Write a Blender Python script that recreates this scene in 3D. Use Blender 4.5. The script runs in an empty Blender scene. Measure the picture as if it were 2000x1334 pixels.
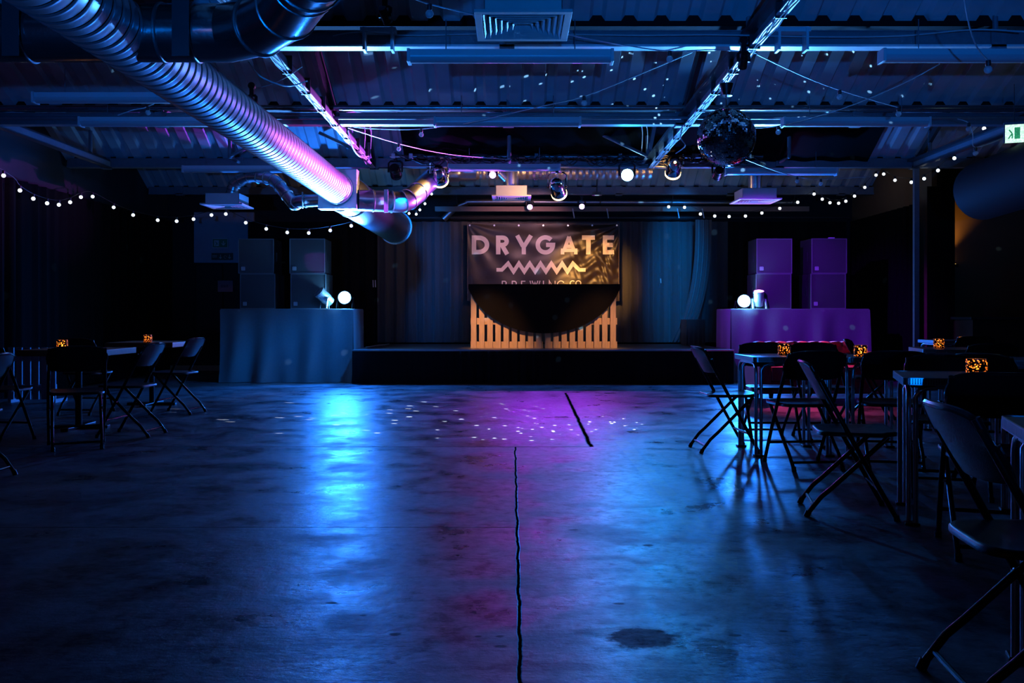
import bpy, math, random
from mathutils import Vector, Matrix
random.seed(7)
R = random.Random(11)
PI = math.pi
sc = bpy.context.scene
col = sc.collection

# ------------------------------------------------------------------ camera
F = 1800.0; HX = 1000.0; HY = 615.0; CH = 1.05
cd = bpy.data.cameras.new('camera'); cam = bpy.data.objects.new('camera', cd); col.objects.link(cam)
cam.location = (0, 0, CH); cam.rotation_euler = (PI/2, 0, 0)
cd.sensor_width = 36; cd.lens = F*36/2000; cd.shift_y = -(667-HY)/2000
cd.clip_start = .05; cd.clip_end = 100
sc.camera = cam
sc.view_settings.view_transform = 'Standard'; sc.view_settings.look = 'None'
sc.view_settings.gamma = 1; sc.view_settings.exposure = 0; sc.view_settings.use_curve_mapping = False
sc.cycles.use_denoising = True
sc.cycles.max_bounces = 4; sc.cycles.diffuse_bounces = 2; sc.cycles.glossy_bounces = 3
sc.cycles.use_adaptive_sampling = True; sc.cycles.adaptive_threshold = .04; sc.cycles.adaptive_min_samples = 20
sc.cycles.transparent_max_bounces = 12
sc.cycles.sample_clamp_indirect = 4.0
sc.cycles.caustics_reflective = False; sc.cycles.caustics_refractive = False
def P(px, py, d):
    return Vector(((px-HX)*d/F, d, CH+(HY-py)*d/F))

# ------------------------------------------------------------------ materials
MATS = {}
def mat(name, c=(.5,.5,.5), rough=.5, metal=0., noise=.15, nscale=8., bump=0., bscale=40., emit=None, estr=0., spec=.5, trans=0., alpha=None, stretch=None, sheen=0., coat=0.):
    if name in MATS: return MATS[name]
    m = bpy.data.materials.new(name); m.use_nodes = True
    nt = m.node_tree; b = nt.nodes['Principled BSDF']
    b.inputs['Roughness'].default_value = rough; b.inputs['Metallic'].default_value = metal
    b.inputs['Specular IOR Level'].default_value = spec
    if sheen: b.inputs['Sheen Weight'].default_value = sheen
    if coat: b.inputs['Coat Weight'].default_value = coat
    tc = nt.nodes.new('ShaderNodeTexCoord'); mp = nt.nodes.new('ShaderNodeMapping')
    nt.links.new(tc.outputs['Object'], mp.inputs['Vector'])
    if stretch: mp.inputs['Scale'].default_value = stretch
    n = nt.nodes.new('ShaderNodeTexNoise'); n.inputs['Scale'].default_value = nscale; n.inputs['Detail'].default_value = 4
    nt.links.new(mp.outputs[0], n.inputs['Vector'])
    mx = nt.nodes.new('ShaderNodeMix'); mx.data_type = 'RGBA'
    mx.inputs[6].default_value = (*[max(0, x*(1-noise)) for x in c], 1); mx.inputs[7].default_value = (*[min(1, x*(1+noise)) for x in c], 1)
    nt.links.new(n.outputs['Fac'], mx.inputs[0]); nt.links.new(mx.outputs[2], b.inputs['Base Color'])
    if bump:
        n2 = nt.nodes.new('ShaderNodeTexNoise'); n2.inputs['Scale'].default_value = bscale; n2.inputs['Detail'].default_value = 3
        nt.links.new(mp.outputs[0], n2.inputs['Vector'])
        bp = nt.nodes.new('ShaderNodeBump'); bp.inputs['Strength'].default_value = bump; bp.inputs['Distance'].default_value = .01
        nt.links.new(n2.outputs['Fac'], bp.inputs['Height']); nt.links.new(bp.outputs[0], b.inputs['Normal'])
    if emit is not None:
        b.inputs['Emission Color'].default_value = (*emit, 1); b.inputs['Emission Strength'].default_value = estr
    if trans: b.inputs['Transmission Weight'].default_value = trans
    if alpha is not None: b.inputs['Alpha'].default_value = alpha
    MATS[name] = m
    return m

BLUE = (.003, .16, 1.0); CYAN = (.01, .42, 1.0); PURP = (.42, .05, 1.0); MAG = (.75, .12, 1.0); WARM = (1.0, .42, .12)
galv = mat('galvanised_steel', (.62,.64,.66), .30, .95, .18, 14, .12, 60)
galv_d = mat('dull_galvanised_steel', (.34,.35,.36), .34, .9, .25, 9, .1, 50)
seam = mat('duct_seam', (.30,.31,.32), .35, .9)
steel = mat('painted_steel', (.20,.21,.24), .45, .2, .2, 20, .1, 80)
steel_lt = mat('pale_and_lit_steel', (.78,.80,.84), .4, .1, .12, 25, .1, 80)  # pale fittings, and flanges painted as if brightly lit
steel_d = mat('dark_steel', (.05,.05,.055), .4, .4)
white_p = mat('white_enamel', (.75,.77,.80), .35, 0, .06, 10)
white_d = mat('diffuser_acrylic', (.55,.58,.62), .3, 0, .06, 10)
blackm = mat('black_metal', (.012,.012,.013), .3, .3, .2, 30)
blackp = mat('black_plastic', (.006,.006,.0065), .36, 0, .2, 30, .1, 200, spec=.3)
chair_tube = mat('black_chair_tube', (.012,.012,.014), .22, .5, .1, 30)
chrome = mat('chrome', (.85,.85,.87), .07, 1, .02, 5)
alu = mat('aluminium', (.55,.56,.58), .28, 1, .1, 30)
alu_top = mat('brushed_aluminium_top', (.16,.165,.17), .32, .9, .2, 12, .05, 120, stretch=(1,12,1))
sheet_m = mat('roof_sheet', (.52,.54,.58), .55, 0, .3, 3, .1, 30)
gable = mat('painted_board', (.03,.032,.038), .8, 0, .3, 3)
wall_m = mat('black_wall', (.012,.012,.013), .85, 0, .3, 3)
greywall = mat('grey_plaster', (.34,.36,.44), .8, 0, .15, 3)
brown = mat('brown_plaster', (.20,.11,.055), .8, 0, .25, 2)
drape = mat('black_wool_drape', (.030,.031,.034), .85, 0, .2, 40, .2, 300, sheen=.25)
drape_s = mat('stage_curtain', (.06,.06,.065), .8, 0, .2, 40, .2, 300, sheen=.3)
plinth_m = mat('charcoal_plinth_drape', (.13,.13,.135), .75, 0, .15, 40, .2, 300, sheen=.3)
side_dr = mat('side_wall_drape', (.004,.004,.004), .95, 0, .2, 40, spec=.1)
skirt_m = mat('stage_skirt_cloth', (.008,.008,.009), .95, 0, .2, 40, .2, 300, spec=.1)
deck_m = mat('stage_deck_ply', (.09,.085,.085), .35, 0, .3, 10, .15, 60)
pine = mat('pine_board', (.62,.42,.26), .6, 0, .3, 6, .15, 30, stretch=(8,8,1))
cloth_b = mat('black_table_cloth', (.006,.005,.0045), .95, 0, .2, 30, .1, 200, spec=.1)
cabinet = mat('textured_speaker_paint', (.02,.02,.022), .5, 0, .2, 60, .35, 260)
grille = mat('speaker_grille', (.06,.06,.063), .5, .2, .25, 300, .4, 500)
logo_m = mat('pale_badge', (.65,.66,.7), .4)
vinyl = mat('dark_banner_vinyl', (.026,.017,.013), .36, 0, .2, 4, .15, 14, spec=.32)
ink = mat('pale_banner_ink', (.80,.68,.66), .45, 0, .04, 6)
velvet = mat('magenta_velvet', (.55,.02,.10), .7, 0, .2, 12, sheen=.8)
cable_m = mat('black_cable', (.02,.02,.022), .45)
cable_w = mat('pale_cable', (.55,.57,.6), .45)
glass_b = mat('clear_bulb_glass', (.75,.80,.85), .05, 0, .02, 5, spec=1.0, alpha=.45)
lit = mat('lit_bulb', (1,1,1), .4, 0, 0, 5, emit=(.80,.93,1.0), estr=3.2)
wood_e = mat('varnished_table_edge', (.30,.15,.07), .4, 0, .3, 6, stretch=(1,8,8))
wax = mat('candle_wax', (.85,.7,.5), .6)
flame_m = mat('candle_flame', (1,.6,.2), .5, 0, 0, 5, emit=(1,.5,.14), estr=26)
green_s = mat('green_sign', (.02,.22,.10), .5)
white_s = mat('white_sign_print', (.6,.65,.62), .5)
paper = mat('pink_paper_notice', (.30,.18,.22), .8)
blackgut = mat('matt_black_gutter', (.01,.01,.011), .9, 0, spec=.1)
darkglass = mat('dark_door_paint', (.008,.008,.009), .7)

def emitter(name, c, s):
    if name in MATS: return MATS[name]
    m = bpy.data.materials.new(name); m.use_nodes = True; nt = m.node_tree
    b = nt.nodes['Principled BSDF']; b.inputs['Base Color'].default_value = (.1,.1,.1,1)
    # LED cells / faceted lens
    tc = nt.nodes.new('ShaderNodeTexCoord'); v = nt.nodes.new('ShaderNodeTexVoronoi'); v.inputs['Scale'].default_value = 60
    nt.links.new(tc.outputs['Object'], v.inputs['Vector'])
    mr = nt.nodes.new('ShaderNodeMapRange'); mr.inputs[1].default_value = 0; mr.inputs[2].default_value = .6; mr.inputs[3].default_value = s*1.2; mr.inputs[4].default_value = s*.6
    nt.links.new(v.outputs['Distance'], mr.inputs[0]); nt.links.new(mr.outputs[0], b.inputs['Emission Strength'])
    b.inputs['Emission Color'].default_value = (*c, 1)
    MATS[name] = m
    return m

# ------------------------------------------------------------------ mesh builder
class MB:
    def __init__(s): s.v = []; s.f = []; s.mi = []; s.cur = 0
    def add(s, vs, fs):
        o = len(s.v); s.v += [tuple(a) for a in vs]; s.f += [tuple(i+o for i in f) for f in fs]; s.mi += [s.cur]*len(fs)
        return s
    def box(s, x0, x1, y0, y1, z0, z1, M=None):
        vs = [Vector((x, y, z)) for x in (x0, x1) for y in (y0, y1) for z in (z0, z1)]
        if M is not None: vs = [M @ a for a in vs]
        return s.add(vs, [(0,1,3,2),(4,6,7,5),(0,4,5,1),(2,3,7,6),(0,2,6,4),(1,5,7,3)])
    def bar(s, a, b, w, h, up=(0,0,1)):          # rectangular bar from a to b
        a = Vector(a); b = Vector(b); t = (b-a).normalized(); u = Vector(up)
        if abs(t.dot(u)) > .98: u = Vector((0,1,0))
        r = t.cross(u).normalized(); u = r.cross(t)
        vs = [p + r*(i*w/2) + u*(j*h/2) for p in (a, b) for i, j in ((-1,-1),(1,-1),(1,1),(-1,1))]
        return s.add(vs, [(3,2,1,0),(4,5,6,7),(0,1,5,4),(1,2,6,5),(2,3,7,6),(3,0,4,7)])
    def tube(s, pts, r, n=10, caps=True, sx=1., sy=1.):
        pts = [Vector(p) for p in pts]; m = len(pts)
        rs = r if isinstance(r, (list, tuple)) else [r]*m
        T = []
        for i in range(m):
            a = pts[max(i-1, 0)]; b = pts[min(i+1, m-1)]; T.append((b-a).normalized())
        u = Vector((0,0,1)) if abs(T[0].z) < .9 else Vector((1,0,0))
        u = (u - T[0]*u.dot(T[0])).normalized(); vs = []
        for i in range(m):
            u = (u - T[i]*u.dot(T[i])).normalized(); w = T[i].cross(u)
            for k in range(n):
                a = 2*PI*k/n; vs.append(pts[i] + (u*math.cos(a)*sx + w*math.sin(a)*sy)*rs[i])
        fs = [(i*n+k, i*n+(k+1) % n, (i+1)*n+(k+1) % n, (i+1)*n+k) for i in range(m-1) for k in range(n)]
        if caps: fs += [tuple(range(n-1, -1, -1)), tuple((m-1)*n+k for k in range(n))]
        return s.add(vs, fs)
    def lathe(s, prof, n=24, M=None):            # profile (r, z) around local z
        M = M or Matrix(); vs = []; m = len(prof)
        for r, z in prof:
            for k in range(n):
                a = 2*PI*k/n; vs.append(M @ Vector((r*math.cos(a), r*math.sin(a), z)))
        fs = [(i*n+k, i*n+(k+1) % n, (i+1)*n+(k+1) % n, (i+1)*n+k) for i in range(m-1) for k in range(n)]
        if prof[0][0] > 1e-6: fs.append(tuple(range(n-1, -1, -1)))
        if prof[-1][0] > 1e-6: fs.append(tuple((m-1)*n+k for k in range(n)))
        return s.add(vs, fs)
    def grid(s, fn, nu, nv):
        vs = [fn(i/nu, j/nv) for i in range(nu+1) for j in range(nv+1)]
        fs = [(i*(nv+1)+j, (i+1)*(nv+1)+j, (i+1)*(nv+1)+j+1, i*(nv+1)+j+1) for i in range(nu) for j in range(nv)]
        return s.add(vs, fs)
    def slab(s, fn, nu, nv, t):                   # closed thick sheet; fn(u,v)->(point), t = thickness vector
        t = Vector(t)
        a = [Vector(fn(i/nu, j/nv)) for i in range(nu+1) for j in range(nv+1)]
        N = len(a); w = nv+1
        fs = [(i*w+j, (i+1)*w+j, (i+1)*w+j+1, i*w+j+1) for i in range(nu) for j in range(nv)]
        fs += [tuple(x+N for x in reversed(f)) for f in fs]
        ring = [i*w for i in range(nu+1)] + [nu*w+j for j in range(1, nv+1)] + [i*w+nv for i in range(nu-1, -1, -1)] + [j for j in range(nv-1, 0, -1)]
        for k in range(len(ring)):
            p, q = ring[k], ring[(k+1) % len(ring)]; fs.append((p, p+N, q+N, q))
        return s.add(a + [x+t for x in a], fs)
    def prism(s, outline, z0, z1, M=None, dome=0.):
        M = M or Matrix(); n = len(outline)
        vs = [M @ Vector((x, y, z0)) for x, y in outline] + [M @ Vector((x, y, z1)) for x, y in outline]
        return s.add(vs, [tuple(range(n-1, -1, -1)), tuple(range(n, 2*n))] + [(k, (k+1) % n, n+(k+1) % n, n+k) for k in range(n)])
    def build(s, name, m, parent=None, smooth=True, bevel=0., ang=40, loc=None):
        me = bpy.data.meshes.new(name); me.from_pydata(s.v, [], s.f); me.update()
        for q in (m if isinstance(m, (list, tuple)) else [m]): me.materials.append(q)
        if any(s.mi): me.polygons.foreach_set('material_index', s.mi)
        if smooth:
            me.polygons.foreach_set('use_smooth', [True]*len(me.polygons))
            me.set_sharp_from_angle(angle=math.radians(ang))
        o = bpy.data.objects.new(name, me); col.objects.link(o)
        if parent is not None: o.parent = parent
        if loc is not None: o.location = loc
        if bevel:
            b = o.modifiers.new('bevel', 'BEVEL'); b.width = bevel; b.segments = 2; b.limit_method = 'ANGLE'; b.angle_limit = math.radians(35)
            b.harden_normals = False
        return o

def tag(o, label=None, cat=None, group=None, kind=None):
    if label: o['label'] = label
    if cat: o['category'] = cat
    if group: o['group'] = group
    if kind: o['kind'] = kind
    return o
def thing(name, label, cat, loc=(0,0,0), rz=0., group=None):
    o = bpy.data.objects.new(name, None); col.objects.link(o); o.location = loc; o.rotation_euler = (0,0,rz)
    o.empty_display_size = .1
    return tag(o, label, cat, group)
def struct(o): o['kind'] = 'structure'; return o
def copy_tree(o, parent=None):
    c = o.copy(); col.objects.link(c); c.parent = parent
    for ch in list(o.children):
        copy_tree(ch, c)
    return c
def aim(loc, target):                              # matrix with local +z pointing at the target
    d = (Vector(target)-Vector(loc)).normalized()
    return Matrix.Translation(Vector(loc)) @ d.to_track_quat('Z', 'Y').to_matrix().to_4x4()
def spot(name, loc, target, power, color, angle=60, blend=.6, radius=.06, parent=None):
    l = bpy.data.lights.new(name, 'SPOT'); l.energy = power; l.color = color; l.spot_size = math.radians(angle); l.spot_blend = blend; l.shadow_soft_size = radius
    o = bpy.data.objects.new(name, l); col.objects.link(o); o.location = loc
    o.rotation_euler = (Vector(target)-Vector(loc)).to_track_quat('-Z', 'Y').to_euler()
    return o
def point(name, loc, power, color, radius=.02):
    l = bpy.data.lights.new(name, 'POINT'); l.energy = power; l.color = color; l.shadow_soft_size = radius
    o = bpy.data.objects.new(name, l); col.objects.link(o); o.location = loc
    return o
def arc(c, r, a0, a1, n, ax=(1,0,0), ay=(0,0,1)):
    c = Vector(c); ax = Vector(ax); ay = Vector(ay)
    return [c + ax*r*math.cos(a0+(a1-a0)*i/n) + ay*r*math.sin(a0+(a1-a0)*i/n) for i in range(n+1)]
def smooth_path(pts, k=8):                         # Catmull-Rom through points
    pts = [Vector(p) for p in pts]; out = []
    for i in range(len(pts)-1):
        p0 = pts[max(i-1,0)]; p1 = pts[i]; p2 = pts[i+1]; p3 = pts[min(i+2, len(pts)-1)]
        for j in range(k):
            t = j/k
            out.append(.5*((2*p1)+(p2-p0)*t+(2*p0-5*p1+4*p2-p3)*t*t+(3*p1-p0-3*p2+p3)*t**3))
    out.append(pts[-1]); return out

# ------------------------------------------------------------------ FLOOR
def floor_mat():
    m = bpy.data.materials.new('worn_polished_concrete'); m.use_nodes = True; nt = m.node_tree; N = nt.nodes; L = nt.links
    b = N['Principled BSDF']
    geo = N.new('ShaderNodeNewGeometry'); sep = N.new('ShaderNodeSeparateXYZ'); L.new(geo.outputs['Position'], sep.inputs[0])
    def noise(scale, detail=5, rough=.6, sx=1., sy=1.):
        mp = N.new('ShaderNodeMapping'); mp.inputs['Scale'].default_value = (sx, sy, 1); L.new(geo.outputs['Position'], mp.inputs[0])
        n = N.new('ShaderNodeTexNoise'); n.inputs['Scale'].default_value = scale; n.inputs['Detail'].default_value = detail; n.inputs['Roughness'].default_value = rough
        L.new(mp.outputs[0], n.inputs['Vector']); return n.outputs['Fac']
    def math_(op, a, b2=None, c=None):
        n = N.new('ShaderNodeMath'); n.operation = op
        for i, v in enumerate((a, b2, c)):
            if v is None: continue
            if isinstance(v, (int, float)): n.inputs[i].default_value = v
            else: L.new(v, n.inputs[i])
        return n.outputs[0]
    def rng(v, a, b2, c, d):
        n = N.new('ShaderNodeMapRange'); n.inputs[1].default_value = a; n.inputs[2].default_value = b2; n.inputs[3].default_value = c; n.inputs[4].default_value = d; L.new(v, n.inputs[0]); return n.outputs[0]
    X, Y = sep.outputs[0], sep.outputs[1]
    wob = math_('MULTIPLY', math_('SUBTRACT', noise(3.5, 6), .5), .035)
    n1 = noise(.55, 8, .62); n2 = noise(2.6, 9, .72); n3 = noise(14, 6, .7, 1, 1); n4 = noise(1.3, 6, .6)
    # slab joints and one crack (dark lines)
    def line(v, x0, w, cond=None):
        d = math_('ABSOLUTE', math_('SUBTRACT', v, x0)); k = rng(d, w*.6, w*1.2, 1, 0)
        return math_('MULTIPLY', k, cond) if cond is not None else k
    Xw = math_('ADD', X, wob)
    near = math_('LESS_THAN', Y, 7.33); far = math_('GREATER_THAN', Y, 7.33)
    j1 = line(Xw, .025, .007, near)
    j2 = line(math_('ADD', Y, math_('MULTIPLY', wob, .3)), 7.33, .011, math_('LESS_THAN', X, .63))
    j3 = line(math_('SUBTRACT', Xw, math_('MULTIPLY', math_('SUBTRACT', Y, 7.33), .018)), .63, .018, math_('MULTIPLY', far, math_('LESS_THAN', Y, 12.4)))
    j4 = line(math_('ADD', Y, math_('MULTIPLY', wob, .3)), 4.55, .008, math_('LESS_THAN', X, .02))
    joint = math_('MINIMUM', math_('ADD', math_('ADD', j1, math_('MULTIPLY', j2, .8)), math_('ADD', j3, math_('MULTIPLY', j4, .5))), 1)
    # worn yellow floor arrow
    lineX = rng(math_('ABSOLUTE', math_('SUBTRACT', X, .91)), .05, .06, 1, 0)
    inr = math_('MULTIPLY', math_('GREATER_THAN', Y, 4.4), math_('LESS_THAN', Y, 10.6))
    tri = math_('MULTIPLY', math_('GREATER_THAN', Y, 3.75), math_('MULTIPLY', math_('LESS_THAN', Y, 4.4), math_('LESS_THAN', math_('ABSOLUTE', math_('SUBTRACT', X, .91)), math_('MULTIPLY', math_('SUBTRACT', Y, 3.7), .22))))
    paint = math_('MULTIPLY', math_('MINIMUM', math_('ADD', math_('MULTIPLY', lineX, inr), math_('MULTIPLY', tri, 1)), 1), rng(n2, .45, .62, 0, .35))
    # stains: big spill near the camera, spots
    def blob(x, y, rx, ry, soft=.35):
        dx = math_('MULTIPLY', math_('SUBTRACT', X, x), 1/rx); dy = math_('MULTIPLY', math_('SUBTRACT', Y, y), 1/ry)
        r = math_('SQRT', math_('ADD', math_('MULTIPLY', dx, dx), math_('MULTIPLY', dy, dy)))
        r = math_('ADD', r, math_('MULTIPLY', math_('SUBTRACT', n2, .5), 2.2))
        return rng(r, 1-soft, 1, 1, 0)
    st = blob(.42, 3.00, .12, .13)
    for q in ((.30,3.05,.16,.05),(.46,2.72,.13,.16),(.10,2.75,.2,.06),(-.9,2.9,.25,.05),(-1.05,2.55,.25,.12),(1.25,3.1,.2,.06),(-1.9,6.4,.35,.12),(-1.2,5.1,.3,.05)):
        st = math_('MAXIMUM', st, math_('MULTIPLY', blob(*q), .7))
    for q in ((-.385,3.03,.025,.018),(-.04,3.01,.022,.016),(-.035,2.92,.028,.016),(-.11,3.01,.014,.01),(.39,3.35,.03,.015),(.62,4.2,.03,.02),(.73,3.02,.028,.014),(.9,3.06,.02,.012),(.3,4.5,.04,.02),(-.66,3.36,.03,.014),(-.52,3.22,.02,.012),(1.15,3.02,.02,.01),(-3.4,8.0,.1,.04)):
        st = math_('MAXIMUM', st, blob(*q))
    tone = math_('MULTIPLY', math_('ADD', math_('MULTIPLY', n1, .5), math_('ADD', math_('MULTIPLY', n2, .35), math_('MULTIPLY', n3, .25))), 1)
    cr = N.new('ShaderNodeValToRGB'); e = cr.color_ramp.elements; e[0].position = .47; e[0].color = (.028,.03,.032,1); e[1].position = .62; e[1].color = (.12,.123,.126,1)
    L.new(tone, cr.inputs[0])
    def mixc(fac, a, c2):
        n = N.new('ShaderNodeMix'); n.data_type = 'RGBA'; L.new(fac, n.inputs[0]); L.new(a, n.inputs[6]); n.inputs[7].default_value = (*c2, 1); return n.outputs[2]
    c = mixc(math_('MULTIPLY', st, .8), cr.outputs[0], (.012,.012,.013)); c = mixc(paint, c, (.45,.26,.05)); c = mixc(joint, c, (.003,.003,.003))
    L.new(c, b.inputs['Base Color'])
    rg = math_('ADD', rng(n4, .35, .7, .34, .47), rng(n2, .40, .60, -.08, .09))
    rg = math_('MAXIMUM', rg, math_('MULTIPLY', joint, .9)); rg = math_('MAXIMUM', rg, math_('MULTIPLY', st, .55))
    L.new(rg, b.inputs['Roughness'])
    sp = rng(math_('ADD', math_('MULTIPLY', n2, .6), math_('MULTIPLY', n3, .4)), .42, .58, .07, .70); sp = math_('MULTIPLY', sp, math_('SUBTRACT', 1, math_('MAXIMUM', joint, math_('MULTIPLY', st, .75))))
    L.new(sp, b.inputs['Specular IOR Level'])
    h = math_('ADD', math_('MULTIPLY', n2, .5), math_('ADD', math_('MULTIPLY', noise(30, 4, .6, .6, 1.4), .12), math_('MULTIPLY', joint, -.6)))
    bp = N.new('ShaderNodeBump'); bp.inputs['Strength'].default_value = .5; bp.inputs['Distance'].default_value = .025
    L.new(h, bp.inputs['Height']); L.new(bp.outputs[0], b.inputs['Normal'])
    return m
struct(MB().box(-6.6, 9.6, -3, 17.6, -.1, 0).build('floor', floor_mat(), smooth=False))

# ------------------------------------------------------------------ WALLS AND ROOF
struct(MB().box(-6.7, -6.5, -3, 17.6, 0, 4.3).build('wall_left', gable, smooth=False))
struct(MB().box(-6.7, 9.7, 17.4, 17.6, 0, 4.3).build('wall_back', wall_m, smooth=False))
struct(MB().box(9.5, 9.7, -3, 17.4, 0, 4.3).build('wall_right', brown, smooth=False))
struct(MB().box(6.5, 9.5, 14.3, 14.5, 0, 2.95).box(6.42, 6.5, 14.1, 17.4, 0, 4.2).build('wall_alcove', brown, smooth=False))
struct(MB().box(-6.7, 9.7, -3.2, -3.0, 0, 4.3).build('wall_front', wall_m, smooth=False))
# door and plaster header in the back-left corner
struct(MB().box(-5.98, -4.86, 17.33, 17.40, 2.03, 2.98).build('wall_door_header', greywall, smooth=False))
dr = MB().box(-5.95, -5.45, 17.34, 17.39, .03, 2.0).box(-5.43, -4.93, 17.34, 17.39, .03, 2.0).build('door_1', darkglass, bevel=.006); struct(dr)
struct(MB().box(-6.45, -4.4, 17.30, 17.33, .0, .10).build('baseboard_back', mat('pale_skirting', (.35,.36,.30), .5), smooth=False))

VAL = [1.4, 4.4, 7.4, 10.4, 13.4, 16.4]; ZV = 3.48; ZR = 4.08; RB = 1.22
ZVD = {4.4:3.48, 7.4:3.48, 10.4:3.48, 13.4:3.37, 16.4:3.37}
def roof():
    mb = MB()
    pitch = .26; x0, x1 = -6.5, 9.5; nx = int((x1-x0)/pitch)
    prof = [(0,0),(.10,0),(.13,.045),(.20,.045),(.23,0)]
    for yv in VAL[1:]:
        ya, yb = yv-RB, yv+.08
        xs = []
        for i in range(nx):
            for px, pz in prof: xs.append((x0+i*pitch+px, pz))
        xs.append((x1, 0))
        def zz(y): return ZR-(ZR-ZVD[yv])*(y-ya)/(RB)
        vs = []
        for x, dz in xs:
            vs += [(x, ya, zz(ya)-.045+dz), (x, yb, zz(yb)-.045+dz)]
        mb.add(vs, [(2*i, 2*i+1, 2*i+3, 2*i+2) for i in range(len(xs)-1)])
    return mb
struct(roof().build('ceiling', sheet_m, smooth=False))
nl = MB()
for a, b_ in zip(VAL[:-1], VAL[1:]):
    ya, yb = a+.1, b_-RB
    nl.add([(-6.5,ya,ZV),(9.5,ya,ZV),(9.5,yb,ZR+.02),(-6.5,yb,ZR+.02),(-6.5,ya,ZV+.05),(9.5,ya,ZV+.05),(9.5,yb,ZR+.07),(-6.5,yb,ZR+.07)],
           [(0,1,2,3),(7,6,5,4),(0,4,5,1),(2,6,7,3)])
nl.box(-6.5, 9.5, 16.4, 17.6, 4.1, 4.15).box(-6.5, 9.5, -3, 3.2, 4.1, 4.15)
struct(nl.build('ceiling_boarded_rooflights', mat('boarded_rooflight', (.01,.01,.011), .8), smooth=False))
gut = MB()
for yv in VAL[1:]:
    gut.box(-6.5, 9.5, yv+.03, yv+.20, ZVD[yv]-.10, ZVD[yv]+.02)
struct(gut.build('trim_1', blackgut, bevel=.01))

ordn = {7.4:'nearest', 10.4:'middle', 13.4:'stage front', 16.4:'rear'}
def truss(yv):
    t = thing('roof_truss', {4.4:'steel lattice roof truss crossing just above the top of the view', 7.4:'nearest steel roof truss, its bottom chord lit bright blue beside the square vent', 10.4:'middle steel roof truss behind the mirror ball', 13.4:'steel roof truss over the front of the stage behind the lighting bar', 16.4:'rearmost steel roof truss above the stage back curtain'}[yv], 'roof truss', (0, yv, 0), 0, 'steel roof trusses')
    bc_ = MB().box(-6.45, 9.4, -.04, .04, 3.205, 3.31).box(-6.45, 9.4, -.055, .055, 3.31, 3.32).build('bottom_chord', steel, t, smooth=False)
    MB().box(-6.45, 9.4, -.06, .06, 3.187, 3.205).build('lower_flange', steel_lt if yv == 7.4 else steel, bc_, smooth=False)  # paler steel on the nearest flange paints in its bright lighting
    MB().box(-6.45, 9.4, -.03+1.0, .03+1.0, 3.70, 3.76).build('top_chord', steel_d, t, smooth=False)
    for i, x in enumerate([-5.9, -3.95, -2.0, -.04, 1.9, 3.88, 5.85, 7.8]):
        MB().tube([(x, .0, 3.3), (x, .0, 3.50)], .022, 8).tube([(x, 0, 3.30), (x, 1.0, 3.74)], .022, 8).build('vertical_strut', steel, t)
        s = -1 if i % 2 else 1
        MB().tube([(x, 0, 3.31), (x+s*.95, 1.0, 3.72)], .024, 8).build('diagonal_strut', steel, t)
        if yv == 13.4 and abs(x) < 6:
            MB().tube([(x,-.04,3.26),(x,-.5,3.26),(x,-.5,3.64)], .028, 8).build('hanger_post', steel, t)
            if i in (1, 2, 4): MB().tube([(x,-.5,3.27),(x-s*.7,-.5,3.60)], .024, 8).build('diagonal_strut', steel, t)
        MB().box(x-.06, x+.06, -.06, .06, 3.17, 3.33).build('gusset_plate', steel, t, smooth=False)
    return t
for yv in VAL[1:]: truss(yv)
# rafters along the sheets
for x, lb in ((-2.0,'left'), (1.95,'centre right'), (5.85,'far right')):
    for yv in (10.4, 13.4):
        o = MB().bar((x, yv-RB, ZR-.16), (x, yv, ZVD[yv]-.16), .05, .09).build('rafter', steel_d, smooth=False)
        tag(o, 'dark sloping rafter under the corrugated roof, %s, %s bay' % (lb, 'front' if yv < 11 else 'second'), 'rafter', 'dark rafters under the corrugated roof')
# longitudinal tie beams, lower flange colour lightened or darkened to paint its lighting
for x, xb, yb, lb in ((-1.9,-2.0,13.3,'bright blue-lit steel tie beam running back beside the big spiral duct'), (1.84,2.0,13.3,'bright blue-lit steel tie beam running back above the mirror ball'),
                   (-5.75,-5.8,13.3,'dim purple-lit steel tie beam along the left curtain wall'), (5.75,5.8,13.3,'dim steel tie beam running back toward the green exit sign on the right')):
    t = thing('tie_beam', lb, 'steel beam', (0,0,0), 0, 'tie beams running front to back')
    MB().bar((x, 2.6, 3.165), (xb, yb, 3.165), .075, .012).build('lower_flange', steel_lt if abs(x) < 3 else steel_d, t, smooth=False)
    MB().bar((x, 2.6, 3.215), (xb, yb, 3.215), .012, .09).build('web', steel, t, smooth=False)
    MB().bar((x-.05, 2.6, 3.27), (xb-.05, yb, 3.27), .09, .03).build('cable_tray', steel_d, t, smooth=False)
    if abs(x) < 3:
        # white cables strapped beneath the beam
        s = 1 if x > 0 else -1
        for k in range(3):
            pts = []
            for i in range(60):
                y = 2.8+i*10.4/59; xx = x+(xb-x)*(y-2.6)/(yb-2.6)
                pts.append((xx+.012*math.sin(i*1.3+k*2)+(k-1)*.02, y, 3.150-.006*abs(math.sin(i*.7+k))))
            MB().tube(pts, .005, 6).build('strapped_cable', cable_w if k != 1 else cable_m, t)
        for i in range(12):
            y = 5.0+i*.75; xx = x+(xb-x)*(y-2.6)/(yb-2.6)
            MB().box(xx-.042, xx+.042, y-.008, y+.008, 3.14, 3.30).build('cable_tie', cable_m, t, smooth=False)
# gas pipe across
tag(MB().tube([(-6.4, 10.1, 3.32), (9.3, 10.1, 3.32)], .03, 14).build('service_pipe', mat('satin_pipe', (.3,.3,.32), .25, .8)), 'long thin service pipe crossing the room in front of the middle truss', 'pipe')
tag(MB().tube([(-6.4, 10.15, 3.22), (9.3, 10.15, 3.22)], .018, 10).build('conduit', steel), 'thin conduit running just below the long service pipe', 'conduit')
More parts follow.
